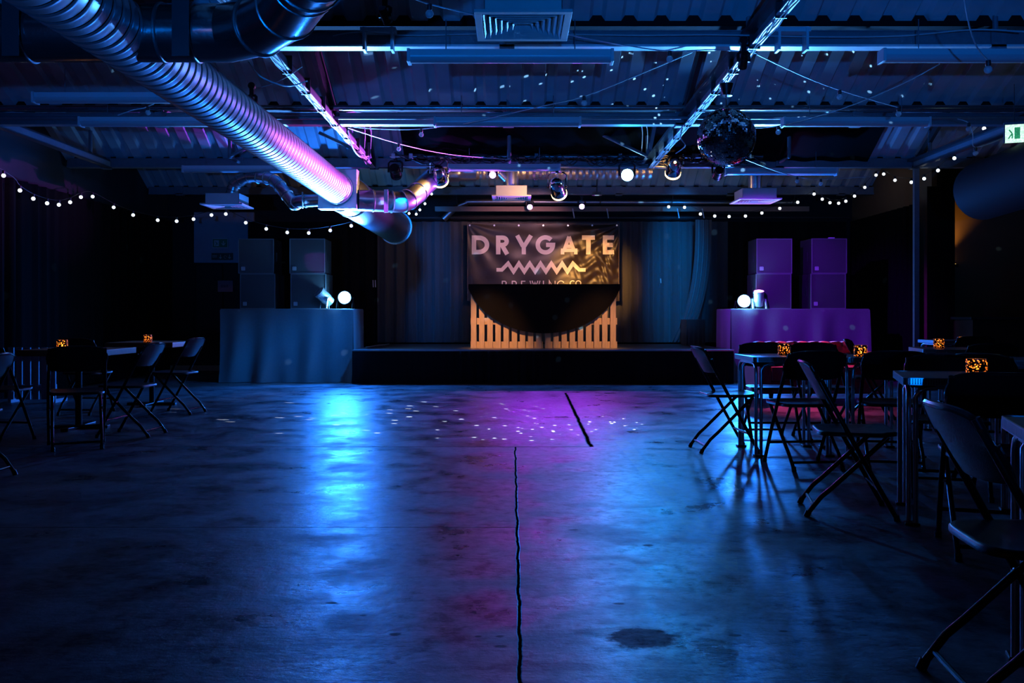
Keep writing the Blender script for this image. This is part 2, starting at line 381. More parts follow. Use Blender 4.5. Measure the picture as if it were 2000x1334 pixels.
# column on the right
tag(MB().box(5.80, 5.87, 13.28, 13.34, 0, 3.17).box(5.74, 5.93, 13.22, 13.40, 0, .015).build('steel_column', steel, smooth=False), 'slim steel column standing in front of the right side curtain', 'column')
# black drape in the roof above the stage
def pleat(x0, x1, y, z0, z1, amp, per, seed, axis='x', gather=0.):
    rr = random.Random(seed); ph = [rr.uniform(0, 6.28) for _ in range(5)]; n = max(24, int(abs(x1-x0)/per*10)); 
    def fn(u, v):
        x = x0+(x1-x0)*u; t = (x-x0)
        a = amp*(.55+.45*math.sin(t*1.7+ph[3]))*(1-.25*v)
        dz = a*(math.sin(2*PI*t/per+ph[0]+.9*math.sin(t*2.1+ph[1])) + .35*math.sin(2*PI*t/per*2.3+ph[2]+v*.8))
        z = z0+(z1-z0)*v
        return (x, y+dz, z) if axis == 'x' else (y+dz, x, z)
    return fn, n
def fn(u, v):
    x = -1.55+6.7*u; y = 12.22+1.13*v
    return (x, y, ZR-.12-(ZR-3.37)*(y-12.18)/RB+.01*math.sin(x*14+v*2))
tag(MB().slab(fn, 200, 3, (0,.003,.006)).build('blackout_drape', side_dr), 'black blackout cloth closing the roof bay above the stage', 'drape')

# ------------------------------------------------------------------ WALL CURTAINS
fn, n = pleat(3.0, 17.0, -6.3, .02, 2.77, .05, .28, 5, 'y')
tag(MB().slab(fn, n, 3, (-.006,0,0)).build('side_curtain', side_dr), 'long black curtain along the left wall behind the tables', 'curtain')
fn, n = pleat(14.25, 17.0, 6.28, .02, 2.78, .04, .25, 6, 'y')
tag(MB().slab(fn, n, 3, (.006,0,0)).build('side_curtain', side_dr), 'black curtain on the right wall behind the slim column', 'curtain')
fn, n = pleat(6.30, 6.72, 13.98, .02, 3.0, .03, .2, 8)
tag(MB().slab(fn, n, 3, (0,.006,0)).build('side_curtain', side_dr), 'narrow black curtain beside the amber-lit alcove', 'curtain')
def back_curtain(x0, x1, amp, seed, label, m, y=17.1, per=.23):
    fn, n = pleat(x0, x1, y, .02 if x1 < -2.6 or x0 > 3.5 else .54, 2.78, amp, per, seed)
    o = MB().slab(fn, n, 10, (0,.006,0)).build('stage_curtain', m, ang=80)
    return tag(o, label, 'curtain', 'curtains behind the stage')
back_curtain(-4.9, -2.5, .03, 21, 'black rear curtain behind the left speakers', skirt_m)
back_curtain(-2.5, -.75, .055, 22, 'pleated dark stage curtain left of the banner, blue light falling on it', drape_s)
back_curtain(-.75, 1.95, .03, 23, 'dark stage curtain hanging directly behind the banner', drape_s)
back_curtain(1.95, 4.0, .055, 24, 'pleated stage curtain right of the banner, half amber and half blue', drape_s)
back_curtain(4.0, 6.2, .03, 25, 'black rear curtain behind the right speakers', skirt_m)
# gathered curtain leg sweeping down on the right side of the stage
def leg(u, v):
    z = .56+v*2.2; sweep = 3.30+.28*u-.42*(1-v)**2.6
    return (sweep+.0, 16.55+.035*math.sin(u*22+v*2), z)
tag(MB().slab(leg, 40, 24, (0,.006,0)).build('gathered_curtain', drape_s, ang=80), 'gathered curtain sweeping down to the left beside the right speaker plinth', 'curtain')
# white tape strips on the curtain
for px, lb in ((731, 'pale double tape mark on the curtain left of the stage'), (1290.5, 'pale single tape mark on the curtain right of the banner')):
    d = 16.95; mb = MB()
    for dx in ((-2.2, 2.2) if px < 1000 else (0,)):
        a = P(px+dx-.3, 547 if px < 1000 else 544, d); b_ = P(px+dx+.3, 561 if px < 1000 else 553, d); mb.bar(a, b_, .016, .008, up=(0,1,0))
    tag(mb.build('tape_mark', mat('pale_tape', (.8,.7,.65), .6), smooth=False), lb, 'tape mark')
# curtain rail / truss across stage back
t = thing('curtain_rail', 'long horizontal curtain rail above the banner', 'rail', (0,0,0))
MB().box(-1.4, 5.4, 16.74, 16.82, 2.93, 3.02).build('rail_bar', mat('brown_rail', (.24,.14,.11), .5, .2), t, smooth=False)
for x in (-1.0, 0.35, 1.6, 2.9, 4.1, 5.1): MB().tube([(x, 16.78, 3.0), (x, 16.6, 3.2)], .01, 6).build('rail_hanger', steel_d, t)
for i, x in enumerate((1.1, 1.72, 3.0, 3.45)):
    MB().bar((x, 16.72, 2.98), (x+.03, 16.70, 2.80), .02, .004).build('tie_strap', cable_w, t, smooth=False)
tag(MB().tube([(-2.4,16.95,2.84),(6.2,16.95,2.84)], .02, 8).build('curtain_pole', steel_d), 'thin dark pole carrying the stage curtains', 'curtain pole')

# ------------------------------------------------------------------ STAGE
SZ = .521
st = thing('stage', 'low black-skirted stage platform at the back of the room', 'stage', (0, 14, 0))
MB().box(-2.42, 3.36, 0, 2.75, SZ-.09, SZ).build('deck', deck_m, st, smooth=False, bevel=.004)
MB().box(-2.43, 3.37, -.02, .0, SZ-.06, SZ+.002).build('edge_trim', mat('edge_aluminium', (.45,.46,.48), .35, .9), st, smooth=False)
for x in (-2.3, -1.1, .1, 1.3, 2.4, 3.2):
    MB().box(x-.03, x+.03, .1, .16, 0, SZ-.09).build('deck_leg', steel_d, st, smooth=False)
fn, n = pleat(-2.42, 3.36, -.05, .005, SZ-.02, .016, .14, 31)
MB().slab(fn, n, 3, (0,.006,0)).build('front_skirt', skirt_m, st)
tag(MB().tube(smooth_path([P(716,676,15.3).xyz.to_tuple(), (-2.2,15.7,SZ+.006), P(753,671.5,16.5).to_tuple()]) if False else [(-2.36,14.9,SZ+.008),(-2.28,15.6,SZ+.008),(-2.2,16.5,SZ+.008)], .008, 6).build('stage_cable', cable_w), 'pale cable lying on the left end of the stage', 'cable')
# draped equipment case on stage right
def cased(u, v):
    # wraps around front/side of a box
    x0, x1 = 3.02, 3.34
    t = u*2
    if t < 1: p = Vector((x0, 16.5-.55*t, 0))
    else: p = Vector((x0+(x1-x0)*(t-1), 15.95, 0))
    w = .012*math.sin(u*50)*(1-v)
    return (p.x+w, p.y+w, SZ+.004+v*.44)
o = MB().slab(cased, 60, 6, (.006,.006,0)).box(3.02, 3.34, 15.955, 16.5, SZ+.40, SZ+.45).build('draped_case', drape)
tag(o, 'equipment case under a dark cloth at the right end of the stage', 'draped case')

# pallets
def pallet(x0, label):
    t = thing('pallet', label, 'pallet', (x0, 14.65, SZ), 0, 'wooden pallets under the black cloth')
    W = 1.165; rr = random.Random(int(x0*100)); k = 9; p = W/k; H = .985
    for i in range(k):
        xa = p*i+.012; tilt = rr.uniform(-.003, .003)
        MB().box(xa, xa+.087+rr.uniform(-.003,.003), 0, .02, .0, H-rr.uniform(0,.01)).build('slat', pine, t, smooth=False, bevel=.002)
    for z in (.0, .375, .88):
        MB().box(0.006, W-.006, .021, .041, z, z+.105).build('cross_board', pine, t, smooth=False)
        for xb in (.01, W/2-.05, W-.12): MB().box(xb, xb+.1, .042, .13, z+.003, z+.10).build('spacer_block', pine, t, smooth=False)
    for xb in (.012, W/2-.045, W-.106):
        MB().box(xb, xb+.094, .131, .15, 0, H).build('back_slat', pine, t, smooth=False)
    return t
pallet(-.665, 'upright pine pallet forming the left half of the front of the stage bar')
pallet(.515, 'upright pine pallet forming the right half of the front of the stage bar')
ctr = thing('counter_board', 'dark counter board laid across the tops of the two pallets', 'counter', (0,0,0))
MB().box(-.67, 1.70, 14.63, 15.25, SZ+.986, SZ+1.006).build('board', steel_d, ctr, smooth=False)
for x in (-.6, 1.6): MB().box(x, x+.05, 15.15, 15.2, SZ, SZ+.986).build('support_leg', steel_d, ctr, smooth=False)
# half-round hanging black cloth
zc = SZ+1.012
def half():
    mb = MB(); cx = P(1063, 0, 14.6).x; hw = 1.205; hd = .775; n = 64; m = 14; vs = []
    for i in range(n+1):
        u = -1+2*i/n; x = cx+u*hw; dep = hd*(max(0., 1-abs(u)**2.05))**.62
        if abs(u) > .93: dep = max(dep, .06)
        for j in range(m+1):
            v = j/m; z = zc-dep*v
            vs.append((x, 14.605+.008*math.sin(u*14+v*3)*v-.012*v, z))
    vs2 = vs
    fs = [(i*(m+1)+j, i*(m+1)+j+1, (i+1)*(m+1)+j+1, (i+1)*(m+1)+j) for i in range(n) for j in range(m)]
    N = len(vs); back = [(x, y+.006, z) for x, y, z in vs]
    fs2 = [tuple(a+N for a in reversed(f)) for f in fs]
    mb.add(vs+back, fs+fs2+[(i*(m+1)+m, i*(m+1)+m+N, (i+1)*(m+1)+m+N, (i+1)*(m+1)+m) for i in range(n)])
    mb.box(cx-hw, cx+hw, 14.60, 15.30, zc-.004, zc+.004)
    return mb
tag(half().build('round_tablecloth', cloth_b), 'black round cloth hanging in a half circle over the pallet bar', 'tablecloth')

# ------------------------------------------------------------------ BANNER
BD = 16.88
def bz(x, z):                                      # wrinkles of the vinyl
    dx, dz = 2.02-x, 2.72-z
    r = math.hypot(dx, dz)+.05; a = math.atan2(dz, dx)
    w = .016*math.sin(a*17+1.5*math.sin(r*1.3))*math.exp(-r*.38)*min(1, r*2)
    dx2 = x+.82; a2 = math.atan2(dz+.02, dx2+.01); r2 = math.hypot(dx2, dz)
    w += .010*math.sin(a2*15+r2)*math.exp(-r2*.7)*min(1, r2*2)
    w += .006*math.sin(x*9+2*math.sin(z*5))*math.sin(z*7+x*2)
    k = math.exp(-((x-1.6)**2/.25+(z-1.95)**2/.22))
    w += .014*k*math.sin(z*26+x*17+2*math.sin(x*11))*math.sin(x*23-z*9)
    return w
bn = thing('banner', 'dark creased vinyl banner lettered DRYGATE BREWING CO hanging behind the stage bar', 'banner', (0,0,0))
bx0, bx1 = P(913.3,0,BD).x, P(1209,0,BD).x; bzt, bzb = P(0,437,BD).z, P(0,588,BD).z
MB().slab(lambda u, v: (bx0+(bx1-bx0)*u, BD+bz(bx0+(bx1-bx0)*u, bzb+(bzt-bzb)*v), bzb+(bzt-bzb)*v), 150, 80, (0,.003,0)).build('vinyl_sheet', vinyl, bn, ang=80)
hm = MB(); 
for (xa, za, xb, zb) in ((bx0,bzt,bx1,bzt),(bx0,bzt,bx0,bzb),(bx1,bzt,bx1,bzb)):
    pts = [(xa+(xb-xa)*i/60, BD+bz(xa+(xb-xa)*i/60, za+(zb-za)*i/60)-.002, za+(zb-za)*i/60) for i in range(61)]
    hm.tube(pts, .007, 6)
hm.build('hem', mat('banner_hem', (.16,.11,.09), .4), bn)
for i in range(7):
    x = bx0+.04+(bx1-bx0-.08)*i/6
    MB().lathe([(.008,0),(.016,0),(.016,.003),(.008,.003)], 12, Matrix.Translation((x, BD+bz(x, bzt-.03)-.004, bzt-.03)) @ Matrix.Rotation(PI/2,4,'X')).build('eyelet', alu, bn)
def Z6(x, y): return (850+x/3.51, 400+y/3.51)
def ink_stroke(mb, pts, th, closed=False):
    # pts in zoom units; thick mitred polyline finely cut and laid on the vinyl
    p = [Vector((x, y)) for x, y in pts]; n = len(p)
    nr = []
    for i in range(n):
        if closed: a, b_, c = p[(i-1) % n], p[i], p[(i+1) % n]
        else: a, b_, c = p[max(i-1,0)], p[i], p[min(i+1,n-1)]
        d1 = (b_-a) if (b_-a).length > 0 else (c-b_); d2 = (c-b_) if (c-b_).length > 0 else d1
        d1 = d1.normalized(); d2 = d2.normalized(); n1 = Vector((-d1.y, d1.x)); n2 = Vector((-d2.y, d2.x)); m = (n1+n2)
        m = m.normalized() if m.length > 1e-6 else n1; k = 1/max(.35, m.dot(n1)); nr.append(m*k)
    segs = range(n if closed else n-1)
    def W(q):
        px, py = Z6(q.x, q.y); x = (px-HX)*BD/F; z = CH+(HY-py)*BD/F
        return (x, BD+bz(x, z)-.0045, z)
    for i in segs:
        a, b_ = p[i], p[(i+1) % n]; na, nb = nr[i], nr[(i+1) % n]; k = max(1, int((b_-a).length/8)); w = 3 if th > 15 else 1
        vs = []
        for j in range(k+1):
            t = j/k; c = a.lerp(b_, t); nn = na.lerp(nb, t)
            for q in range(w+1): vs.append(W(c+nn*th*(q/w-.5)))
        mb.add(vs, [(j*(w+1)+q, (j+1)*(w+1)+q, (j+1)*(w+1)+q+1, j*(w+1)+q+1) for j in range(k) for q in range(w)])
def earc(cx, cy, rx, ry, a0, a1, n=18): return [(cx+rx*math.cos(math.radians(a0+(a1-a0)*i/n)), cy+ry*math.sin(math.radians(a0+(a1-a0)*i/n))) for i in range(n+1)]
T = 31
def letter(name, strokes, th):
    mb = MB()
    for s in strokes: ink_stroke(mb, s, th)
    return mb.build(name, ink, bn, smooth=False)
top, bot, mid = 210, 340, 275
letter('letter', [[(266,top),(266,bot)], [(266,226),(300,226)]+earc(300,275,55,49,-90,90)+[(266,324)]], T)                       # D
letter('letter', [[(432,top),(432,bot)], [(432,225),(462,225)]+earc(462,250,28,25,-90,90,12)+[(432,275)], [(460,280),(494,bot)]], T-1)   # R
letter('letter', [[(562,top),(602,285)], [(657,top),(610,285)], [(607,278),(607,bot)]], T-2)                                       # Y
letter('letter', [earc(755,275,52,51,-42,-360,30)+[(760,275)]], T-1)                                                              # G
letter('letter', [[(917,218),(882,318)], [(917,218),(953,318)], [(862,312),(974,312)], [(873,312),(873,bot)], [(963,312),(963,bot)], [(900,285),(935,285)]], 24)   # A
letter('letter', [[(1006,225),(1095,225)], [(1050,225),(1050,bot)]], T)                                                            # T
letter('letter', [[(1164,top),(1164,bot)], [(1164,225),(1225,225)], [(1164,275),(1218,275)], [(1164,325),(1225,325)]], T-1)         # E
zz = [(420,446),(457,446)]
for i in range(7):
    zz += [(500+i*74, 402)] + ([(537+i*74, 458)] if i < 6 else [])
zz += [(988,446),(1030,446)]
letter('zigzag_mark', [zz], 25)
h0, h1, h2 = 521, 586, 553; t2 = 7
letter('letter', [[(460,h0),(460,h1)], [(460,h0+3),(474,h0+3)]+earc(474,537,13,13,-90,90,8)+[(460,550)], [(460,553),(476,553)]+earc(476,568,16,15,-90,90,8)+[(460,583)]], t2)
letter('letter', [[(528,h0),(528,h1)], [(528,h0+3),(542,h0+3)]+earc(542,539,14,15,-90,90,8)+[(528,554)], [(540,554),(558,h1)]], t2)
letter('letter', [[(592,h0),(592,h1)], [(592,h0+3),(618,h0+3)], [(592,h2),(614,h2)], [(592,h1-3),(618,h1-3)]], t2)
letter('letter', [[(650,h0),(668,h1),(684,h0+12),(700,h1),(718,h0)], [(664,h0),(676,h2)], [(704,h0),(692,h2)]], t2)
letter('letter', [[(742,h0),(742,h1)]], t2)
letter('letter', [[(782,h1),(782,h0),(822,h1),(822,h0)]], t2)
letter('letter', [earc(862,553,26,31,-40,-360,24)+[(868,553)]], t2)
letter('letter', [earc(942,538,17,17,-45,-315,18)], t2)
letter('letter', [earc(981,538,17,17,0,360,24)], t2)

# ------------------------------------------------------------------ SPEAKER PLINTHS
def plinth(x0, x1, y0, y1, ztop, label, seed, sweep):
    t = thing('speaker_plinth', label, 'draped plinth', ((x0+x1)/2, y0, 0), 0, 'draped plinths under the speakers')
    w = (x1-x0)/2; D = y1-y0
    MB().box(-w, w, 0.0, D, ztop-.03, ztop).build('top_cloth', plinth_m, t, smooth=False, bevel=.006)
    rr = random.Random(seed); ph = [rr.uniform(0,6.28) for _ in range(4)]
    def fn(u, v):
        x = -w+2*w*u; z = .006+(ztop-.02)*v; dn = (1-v)
        fold = (math.sin(x*9+ph[0]+2.2*sweep*dn*dn+1.2*math.sin(x*2.3+ph[1]))+.5*math.sin(x*17+ph[2]+dn*1.5))
        return (x+sweep*.06*dn*dn*math.sin(u*PI), -.03-.055*fold*dn**.7-.05*dn*dn, z)
    MB().slab(fn, 200, 24, (0,.006,0)).build('front_drape', plinth_m, t, ang=80)
    for s in (-1, 1):
        def fs(u, v, s=s):
            y = D*u; z = .006+(ztop-.02)*v; dn = 1-v
            return (s*(w+.012*dn*math.sin(y*14+1)), y, z)
        MB().slab(fs, 40, 6, (.004*s,0,0)).build('side_drape', plinth_m, t, ang=80)
    for a in (-w+.05, w-.09):
        for b_ in (.08, D-.1): MB().box(a, a+.04, b_, b_+.04, 0, ztop-.03).build('frame_leg', steel_d, t, smooth=False)
    return t
PT = 1.145
plinth(-4.53, -2.47, 14.32, 15.3, PT, 'dark draped plinth under the left speakers, lit blue', 41, 1.0)
plinth(3.40, 5.55, 14.32, 15.3, PT, 'dark draped plinth under the right speakers, lit purple', 42, .2)

# ------------------------------------------------------------------ SPEAKERS
def speaker_proto():
    t = thing('loudspeaker', '', 'loudspeaker', (0,0,0))
    w, h, d = .555, .548, .55
    cb_ = MB().box(-w/2, w/2, .02, d, 0, h).build('cabinet', cabinet, t, smooth=False, bevel=.008)
    # front frame lip, painted paler so its edges look lit
    mb = MB(); b_ = .012
    mb.box(-w/2, w/2, 0, .019, 0, b_).box(-w/2, w/2, 0, .019, h-b_, h).box(-w/2, -w/2+b_, 0, .019, b_, h-b_).box(w/2-b_, w/2, 0, .019, b_, h-b_)
    mb.build('front_frame', mat('lit_frame_edge', (.16,.16,.17), .4), t, smooth=False)
    gr_ = MB().grid(lambda u, v: (-w/2+b_+(w-2*b_)*u, .008-.004*math.sin(PI*u)*math.sin(PI*v), h-b_-(h-2*b_)*v), 10, 10).build('grille', grille, t)
    bd = MB(); s = .056; x0 = -w/2+.05; z0 = .05; k = .009
    for i in range(3):
        q = (s-k)*i/2
        bd.box(x0, x0+s, -.002, .004, z0+q, z0+q+k); bd.box(x0+q, x0+q+k, -.0022, .004, z0, z0+s)
    bd.build('badge', logo_m, gr_, smooth=False)
    hd = MB(); 
    for s_ in (-1, 1): hd.box(s_*(w/2)-.006, s_*(w/2)+.006, .2, .24, .2, .34)
    hd.build('side_handle', blackm, cb_, smooth=False, bevel=.004)
    return t
sp0 = speaker_proto()
SPK = [(503, 14.45, 0, -.02, 'lower speaker of the outer left stack, nearly black', 0), (500, 14.47, 1, .02, 'upper speaker of the outer left stack, black in shadow', 0),
       (602, 14.45, 0, 0, 'lower speaker of the inner left stack behind the small stage light', 0), (600, 14.45, 1, .01, 'upper speaker of the inner left stack with purple streak', 0),
       (1511, 14.45, 0, 0, 'lower speaker of the inner right stack beside the glowing lamp, purple', 0), (1512.5, 14.45, 1, -.01, 'upper speaker of the inner right stack, violet front with square badge', 0),
       (1618, 14.42, 0, .03, 'lower speaker of the outer right stack, purple front', 0), (1620, 14.42, 1, .02, 'upper speaker of the outer right stack, darker purple with small label on top', 0)]
for i, (px, d, lvl, rz, lb, _) in enumerate(SPK):
    o = sp0 if i == 0 else copy_tree(sp0)
    o.location = (P(px,0,d).x, d, PT+lvl*.552+.001); o.rotation_euler = (0,0,rz)
    o['label'] = lb; o['group'] = 'black loudspeakers stacked on the plinths'
tag(MB().box(4.97, 5.06, 14.45, 14.5, PT+2*.552+.002, PT+2*.552+.016).build('gear_clamp', white_p, smooth=False), 'small pale clip on top of the outer right speaker stack', 'clip')

# ------------------------------------------------------------------ PAR CANS / LEDS
def par(name, label, group, loc, target, r, ln, body, lens_m, hang=True, yoke_up=None, round_back=True, floor_stand=False):
    """lamp can at loc (centre of can) aimed at target"""
    t = thing(name, label, 'stage light', loc, 0, group)
    M = aim((0,0,0), Vector(target)-Vector(loc))
    if round_back:
        prof = [(0.0001,-ln*.55),(r*.35,-ln*.53),(r*.62,-ln*.45),(r*.85,-ln*.30),(r*.97,-ln*.10),(r,ln*.05),(r,ln*.40),(r*1.03,ln*.42),(r*1.03,ln*.5),(r*.93,ln*.5),(r*.92,ln*.42)]
    else:
        prof = [(0.0001,-ln*.5),(r*.8,-ln*.5),(r*.9,-ln*.46),(r*.9,-ln*.2),(r*.98,-ln*.18),(r*.98,ln*.35),(r*1.06,ln*.37),(r*1.06,ln*.5),(r*.94,ln*.5),(r*.93,ln*.42)]
    can_ = MB().lathe(prof, 28, M).build('can', body, t)
    if round_back: MB().lathe([(r*.9,ln*.44),(r*1.06,ln*.50),(r*1.06,ln*.60),(r*.9,ln*.64),(r*.5,ln*.66),(.0001,ln*.66)], 28, M).build('lens', lens_m, can_)
    else: MB().lathe([(r*.94,ln*.40),(r*.93,ln*.50),(r*.6,ln*.54),(.0001,ln*.55)], 28, M).build('lens', lens_m, can_)
    side = (M.to_3x3() @ Vector((1,0,0)))
    zaxis = (M.to_3x3() @ Vector((0,0,1)))
    side = zaxis.cross(Vector((0,0,1))).normalized() if abs(zaxis.z) < .98 else Vector((1,0,0))
    up = Vector((0,0,1)); R_ = r*1.22
    if hang:
        pts = [side*R_, side*R_+up*(r*1.5), side*R_*.7+up*(r*1.85), side*-R_*.7+up*(r*1.85), -side*R_+up*(r*1.5), -side*R_]
        MB().tube(pts, .007, 6, sx=2.0).build('yoke', body, t)
        MB().box(-.02,.02,-.015,.015,r*1.85,r*1.85+.07).tube([(0,-.02,r*1.85+.09),(0,.02,r*1.85+.09)], .034, 12).build('clamp', blackm, t)
    if floor_stand:
        dz = -(loc[2]-PT)+.004
        for s in (-1, 1):
            p = side*R_*s
            MB().tube([p, p+Vector((.0,-r*.9,dz)) ], .008, 6, sx=2).tube([p, p+Vector((0,r*1.0,dz))], .008, 6, sx=2).build('floor_yoke', body, t)
        MB().tube([side*R_, -side*R_], .006, 6).build('tilt_bolt', chrome, t)
    for s in (-1, 1):
        MB().lathe([(.0001,-.012),(.014,-.012),(.014,.012),(.0001,.012)], 10, Matrix.Translation(side*R_*s) @ side.to_track_quat('Z','Y').to_matrix().to_4x4()).build('tilt_knob', blackm, can_)
    return t
e_blue = emitter('blue_led_lens', (.26,.68,1.0), 110); e_purp = emitter('purple_led_lens', (.65,.30,1.0), 18); e_warm = emitter('warm_lamp_lens', (1,.55,.18), 16)
e_mag = emitter('magenta_led_lens', (.95,.35,1.0), 4); e_off = mat('unlit_lens', (.15,.17,.2), .15, 0, .1, 10, spec=.8)
gL = 'stage lights hung and standing around the stage'
YB = 13.22                                           # lighting bar depth
# lighting bar
lb_ = thing('lighting_bar', 'horizontal lighting bar with clamps above the stage front', 'lighting bar', (0, YB, 0))
zb = P(0,306,YB).z
MB().tube([(-1.75,0,zb),(3.6,0,zb)], .024, 14).build('bar_tube', galv_d, lb_)
MB().tube([(-1.75,0.02,zb-.14),(3.6,0.02,zb-.14)], .014, 10).build('lower_rail', galv_d, lb_)
for x in (-1.7,-1.45,-.9,-.04,.35,1.55,1.95,2.6,3.4):
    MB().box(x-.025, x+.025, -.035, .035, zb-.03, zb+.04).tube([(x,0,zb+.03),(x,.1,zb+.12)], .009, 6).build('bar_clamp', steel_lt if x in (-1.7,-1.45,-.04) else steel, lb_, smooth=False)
cb = MB()
rr = random.Random(5)
for k in range(7):
    x = -1.7+rr.uniform(0,.4); pts = []
    while x < 3.5:
        pts.append((x, YB-.03+rr.uniform(-.02,.03), zb+.0+rr.uniform(-.01,.02))); st_ = rr.uniform(.25,.6)
        pts.append((x+st_/2, YB-.03+rr.uniform(-.02,.03), zb-rr.uniform(.02,.14))); x += st_
    cb.tube(smooth_path(pts, 5), .007, 6)
tag(cb.build('cable_loops', cable_m), 'black cables looped along the lighting bar', 'cables')
def hang_z(py, d=YB): return P(0,py,d).z
A = P(857,340,YB); B = P(1088,365,YB-.12); C = P(1316,323,YB)
par('par_can', 'left chrome spotlight glowing amber on the lighting bar', gL, A.to_tuple(), (-.7,16.9,1.2), .108, .31, chrome, e_warm)
par('par_can', 'middle chrome spotlight glowing amber, hung lowest over the banner', gL, B.to_tuple(), (1.5,16.5,1.1), .108, .31, chrome, e_warm)
par('par_can', 'right chrome spotlight glowing amber near the mirror ball', gL, C.to_tuple(), (2.6,16.9,.9), .108, .31, chrome, e_warm)
LB = P(1226,340,YB-.1); par('led_light', 'bright blue stage light shining at the viewer right of the banner', gL, (LB+Vector((0,.09,0))).to_tuple(), (.9,2,1.3), .09, .2, blackm, e_blue, round_back=False)
LP = P(962,339,YB-.1); par('led_light', 'purple stage light on the bar above the left edge of the banner', gL, (LP+Vector((0,.09,0))).to_tuple(), (-.2,3,.6), .05, .16, blackm, e_purp, round_back=False)
LQ = P(1035,402,16.5); par('led_light', 'left purple light of the pair just above the banner', gL, (LQ+Vector((0,.09,0))).to_tuple(), (.2,6,0), .05, .15, blackm, e_purp, round_back=False)
LR = P(1137,401,16.5); par('led_light', 'right purple light of the pair just above the banner', gL, (LR+Vector((0,.09,0))).to_tuple(), (.8,6,0), .05, .15, blackm, e_purp, round_back=False)
LS = P(772,335,YB); par('led_light', 'dark stage light body hanging at the left end of the lighting bar', gL, LS.to_tuple(), (-1.5,17,1.6), .08, .22, blackm, e_off, round_back=False)
LT = P(1403,338,YB); par('led_light', 'dark stage light hanging under the mirror ball', gL, LT.to_tuple(), (3.1,17,1.8), .07, .2, blackm, e_off, round_back=False)
LV = P(1166,381,15.6); 
dl = thing('downlight', 'pale blue round downlight above the right part of the banner', 'ceiling lamp', LV.to_tuple())
MB().lathe([(.0001,.05),(.07,.05),(.09,.0),(.088,-.004)], 24).build('housing', steel, dl)
MB().lathe([(.084,-.002),(.0001,-.006)], 24).build('lens', emitter('downlight_lens', (.45,.85,1), 1.1), dl)
MB().tube([(0,0,.05),(0,0,.6)], .008, 6).build('drop_rod', steel_d, dl)
# floor lamps on the plinths
LL = P(672,582,14.45); o = par('plinth_light', 'dazzling blue-white light standing at the right end of the left plinth', gL, (LL+Vector((0,.09,0))).to_tuple(), (-1.6,3,2.2), .10, .2, blackm, e_blue, hang=False, round_back=False, floor_stand=True)
LM = P(634,581,14.42); par('plinth_light', 'silver stage light tilted up left, beside the dazzling one on the left plinth', gL, LM.to_tuple(), (-4.5,13.2,3.0), .095, .27, mat('silver_can', (.75,.77,.8), .25, .8), e_off, hang=False, round_back=False, floor_stand=True)
LN = P(1455,589,14.42); par('plinth_light', 'dazzling blue-white light standing at the left end of the right plinth', gL, (LN+Vector((0,.09,0))).to_tuple(), (1.8,3,2.2), .10, .2, blackm, e_blue, hang=False, round_back=False, floor_stand=True)
LO = P(1482,583,14.40); par('plinth_light', 'silver can glowing pink at its top, pointing up on the right plinth', gL, LO.to_tuple(), (LO.x-.15,13.7,3.5), .082, .24, mat('silver_can2', (.75,.77,.8), .25, .8), e_mag, hang=False, round_back=False, floor_stand=True)
# cans hung in the roof near the camera
for px, py, d, lb, tg in ((1452,118,7.3,'small black light clamped at the crossing of the two lit beams',(2,10,1)), (752,30,6.9,'small black light hung above the long batten, with pale end',(0,10,1)), (492,200,8.7,'small black light clamped on top of the big spiral duct',(-2,12,1))):
    a = P(px,py,d); par('clamp_light', lb, gL, a.to_tuple(), tg, .035, .13, blackm, e_off, round_back=False)

# ------------------------------------------------------------------ THE LIGHT ITSELF
spot('blue_left', LL+Vector((.0,-.14,0)), (-1.6,8,1.0), 560, BLUE, 168, .4, .09)
spot('blue_left_up', LL+Vector((.02,-.14,.02)), (-2.35,12.2,2.75), 12000, (.08,.34,1.0), 50, 1, .08)
spot('blue_right', LN+Vector((0,-.14,0)), (2.0,8,1.2), 460, BLUE, 168, .4, .09)
spot('blue_right_up', LN+Vector((.0,-.14,.02)), (2.0,9.0,3.3), 4500, (.07,.35,1.0), 46, .9, .08)
spot('blue_bar', LB+Vector((0,-.10,0)), (.95,4.5,0), 560, (.005,.27,1), 72, 1, .08)
spot('purple_bar', LP+Vector((0,-.08,0)), (.2,5,0), 28, (.5,.06,.8), 110, .8, .05)
spot('purple_back_1', LQ+Vector((0,-.08,0)), (.1,11.6,0), 260, (.36,.03,1), 34, .9, .05)
spot('purple_back_1_wide', LQ+Vector((0,-.08,0)), (.1,6,0), 60, (.5,.04,1), 80, .9, .05)
spot('purple_back_2_wide', LR+Vector((0,-.08,0)), (.9,6,0), 75, (.5,.04,1), 80, .9, .05)
spot('purple_back_2', LR+Vector((0,-.08,0)), (1.0,11.6,0), 260, (.36,.03,1), 34, .9, .05)
spot('magenta_up', LO+Vector((-.01,-.05,.16)), (-2.4,10.9,2.9), 9000, MAG, 36, 1, .06)
spot('magenta_roof', LO+Vector((-.01,-.05,.16)), (-2.9,12.5,3.55), 6500, (.38,.05,1), 19, 1, .06)
spot('magenta_lamp', LO+Vector((-.01,-.05,.16)), (3.55,13.7,2.8), 120, MAG, 60, 1, .06)
spot('magenta_sofa', (3.8,13.2,2.4), (3.75,11.55,.72), 380, (1,.06,.3), 36, 1, .04)  # added spot without a fixture, brightens the sofa back
spot('magenta_vent', LO+Vector((-.01,-.05,.12)), (-4.1,13.3,2.52), 3000, (.6,.1,1), 14, 1, .05)
spot('purple_to_right_speakers', (2.2,11.6,3.0), (4.5,14.3,1.2), 850, (.22,.0,1.0), 46, .8, .05)
spot('blue_to_left_plinth', (-1.3,12.4,2.7), (-3.4,14.3,.6), 560, (0,.2,1), 44, .9, .05)
